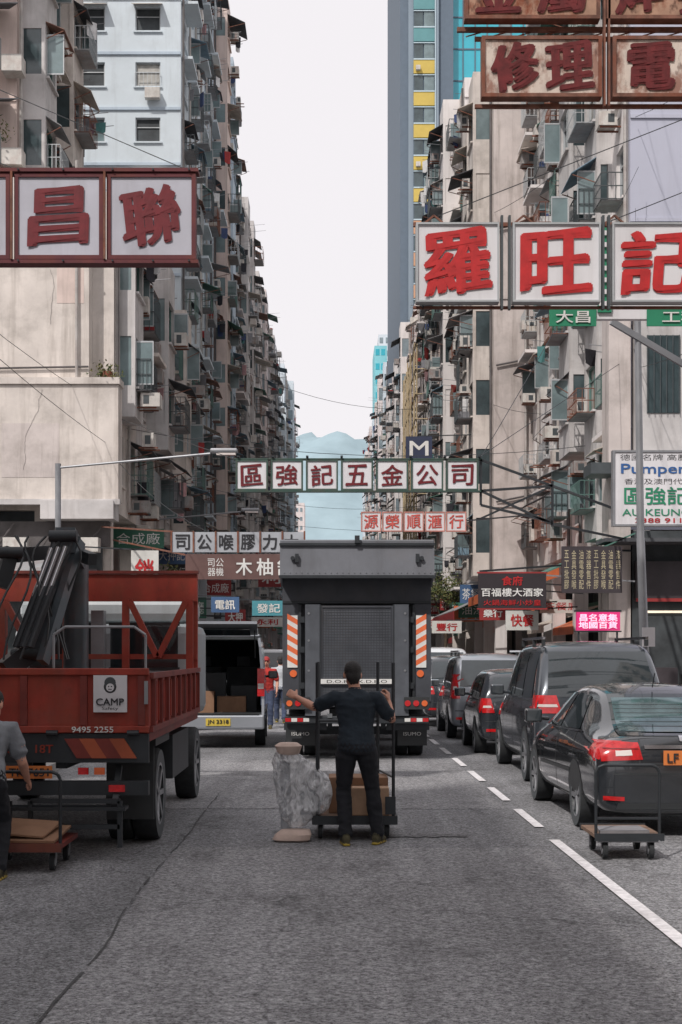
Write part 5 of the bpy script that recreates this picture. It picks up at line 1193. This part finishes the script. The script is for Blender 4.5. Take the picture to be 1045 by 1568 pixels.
    for i in cloth:
        x,y,z=co_[3*i:3*i+3];d=(.5-abs(noise.noise(Vector((x*7,y*7,z*13)))))*.016+noise.noise(Vector((x*24,y*24,z*24)))*.003
        for t in range(3):co_[3*i+t]+=no_[3*i+t]*d
    r.vertices.foreach_set('co',co_)
    r.polygons.foreach_set('material_index',mi);r.polygons.foreach_set('use_smooth',[True]*len(mi));r.update()
    e=bpy.data.objects.new(name,None);COL.objects.link(e);e.location=loc;e.rotation_euler=(0,0,rz)
    o2=bpy.data.objects.new('body',r);COL.objects.link(o2);o2.parent=e
    return e
LIP=mat('lips',L(160,90,84),.5);EYE=mat('eye',(.03,.02,.02),.2);SOLE=mat('yellow_sole',L(190,165,70),.7,var=.2);
MT=shade('navy_tee_cloth',L(38,48,58));TRS=shade('dark_trousers_cloth',L(34,36,42));SHO=shade('dark_shoe',L(84,80,60))
mats=[SKIN,MT,TRS,SHO,HAIR,EYE,LIP,SOLE]
J=dict(hip=(0,.0,.93),chest=(0,.03,1.2),neck=(-.01,.05,1.43),head=(-.035,.08,1.585),look=(-.15,1,-.12),
 shL=(-.20,.04,1.375),elL=(-.40,.18,1.28),wrL=(-.57,.33,1.37),hdL=(-.6,.5,.35),pnL=(.5,.6,-.5),thL=(0,0,1),curlL=.45,
 shR=(.185,.04,1.375),elR=(.335,.12,1.16),wrR=(.31,.235,1.335),hdR=(-.05,.3,1),pnR=(-.9,.4,.1),thR=(-.3,-1,.2),curlR=.95,
 knL=(-.12,.10,.52),anL=(-.10,-.02,.09),knR=(.15,.08,.52),anR=(.20,.06,.09),ftL=(-.1,1,0),ftR=(.35,1,0))
J['fwd']=(0,1,0)
person('man_pushing_trolley',(.22,13.42,.008),0,J,mats,.0075)
GT=shade('grey_tee_cloth',L(126,130,136));
J2=dict(hip=(0,-.05,.84),chest=(0,.05,1.05),neck=(0,.16,1.24),head=(.02,.24,1.37),look=(.3,.9,-.4),
 shL=(-.19,.13,1.19),elL=(-.26,.2,.93),wrL=(-.2,.38,.82),hdL=(0,.8,-.4),pnL=(1,0,-.3),thL=(0,0,1),
 shR=(.19,.13,1.19),elR=(.27,.16,.92),wrR=(.27,.36,.76),hdR=(.1,.8,-.5),pnR=(-1,0,-.3),thR=(0,0,1),curlR=.6,
 knL=(-.12,.12,.46),anL=(-.12,.0,.09),knR=(.12,.14,.46),anR=(.12,-.02,.09),fwd=(0,1,0))
person('worker_in_grey_shirt',(-2.76,11.35,.008),0,J2,[SKIN,GT,TRS,SHO,HAIR,EYE,LIP,SOLE],.009)
def walker(name,loc,rz,mats,s=1,cap=False,ph=1):
    J=dict(hip=(0,0,.92),chest=(0,.02,1.2),neck=(0,.03,1.43),head=(0,.05,1.58),look=(0,1,-.05),shL=(-.19,.02,1.37),elL=(-.26,.0,1.1),wrL=(-.25,.14*ph,.88),hdL=(0,.3,-1),pnL=(1,0,0),thL=(0,1,0),curlL=.35,
     shR=(.19,.02,1.37),elR=(.26,-.06,1.1),wrR=(.24,-.02,.86),hdR=(0,.2,-1),pnR=(-1,0,0),thR=(0,1,0),curlR=.35,knL=(-.1,.14,.5),anL=(-.1,.16,.09),knR=(.1,.02,.5),anR=(.1,-.2,.11),fwd=(0,1,0))
    if cap:J['cap']=1
    person(name,loc,rz,J,mats,.012)
REDV=shade('red_vest_cloth',L(180,54,48));JEAN=shade('blue_jeans',L(66,76,100));WHS=shade('white_shirt_cloth',L(190,195,200))
walker('man_in_red_vest',(-1.58,34.2,.008),math.pi,[SKIN,REDV,JEAN,SHO,CLO[0],EYE,LIP,SOLE],cap=True)
walker('pedestrian',(-1.35,37,.008),0,[SKIN,WHS,JEAN,SHO,HAIR,EYE,LIP,SOLE])
walker('pedestrian',(5.9,30.5,.13),2.8,[SKIN,CLO[7],TRS,SHO,HAIR,EYE,LIP,SOLE])
walker('pedestrian',(5.7,44,.13),0,[SKIN,CLO[3],TRS,SHO,HAIR,EYE,LIP,SOLE])
o=Obj('covered_market_stall',(-3.9,33,.13))
for x,y in((-1,0),(1,0),(-1,1.6),(1,1.6)):o.cyl('posts',GALV,(x,y,0),(x,y,2.2),.02)
n=10;vs=[];fs=[]
for j in range(n):
    for i in range(n):
        vs.append((-1.15+2.3*i/(n-1),-.2+2*j/(n-1),2.25+.35*math.sin(math.pi*i/(n-1))*.6+.06*math.sin(i*2.3+j*1.7)))
for j in range(n-1):
    for i in range(n-1):a=j*n+i;fs.append((a,a+1,a+n+1,a+n))
o.raw('tarpaulin',TEALT,vs,fs);o.box('goods',CARD,-.9,.9,.2,1.4,0,.9);o.done()
LEAF=[mat('leaf_%d'%i,c,.7,var=.3,sc_=6) for i,c in enumerate(((.09,.11,.03),(.05,.08,.025),(.14,.13,.04)))]
BARK=mat('bark',(.10,.075,.055),.95,var=.3,sc_=8)
def tree(x,y,h,rad,seed):
    r=random.Random(seed);o=Obj('street_tree',(x,y,.13))
    o.cyl('trunk',BARK,(0,0,0),(.08,0,h*.55),.11,.07,n=10);tips=[]
    for k in range(7):
        a=r.uniform(0,6.28);b=Vector((math.cos(a)*rad*.6,math.sin(a)*rad*.6,h*r.uniform(.7,.98)));o.cyl('limbs',BARK,(.08,0,h*r.uniform(.4,.55)),b,.045,.015,n=6);tips.append(b)
    for k in range(1500):
        t=r.choice(tips);c=t+Vector((r.gauss(0,rad*.28),r.gauss(0,rad*.28),r.gauss(0,rad*.22)));s=r.uniform(.05,.1);u=Vector((r.gauss(0,1),r.gauss(0,1),r.gauss(0,.6))).normalized();v=u.orthogonal().normalized()
        o.sheet('foliage',LEAF[(k*7)%3],[c-u*s,c-v*s*.5,c+u*s,c+v*s*.5])
    o.done()
tree(5.6,72,5.4,1.2,3);tree(-6.1,50,4.6,.9,4)
def shrub(x,y,z,sx,sz,n,seed):
    o=Obj('balcony_plant',(x,y,z));r=random.Random(seed)
    for k in range(n):
        c=Vector((r.gauss(0,sx),r.gauss(0,.15),abs(r.gauss(sz*.6,sz))));s=r.uniform(.03,.08);u=Vector((r.gauss(0,1),r.gauss(0,1),r.gauss(0,1))).normalized();v=u.orthogonal().normalized()
        o.sheet('foliage',LEAF[k%3],[c-u*s,c-v*s*.4,c+u*s,c+v*s*.4])
    o.cyl('pot',RUST,(0,0,-.0),(0,0,.2),.15,n=12);o.done()
shrub(-6.7,42.7,9.96,.2,.18,260,2);shrub(-10.2,42.9,17.1,.25,.3,300,3);shrub(-10.3,42.9,22.7,.25,.35,300,5);shrub(-7.9,56,15.2,.4,.4,400,7)
print('objects',len(bpy.data.objects),'polys',sum(len(m.polygons) for m in bpy.data.meshes))
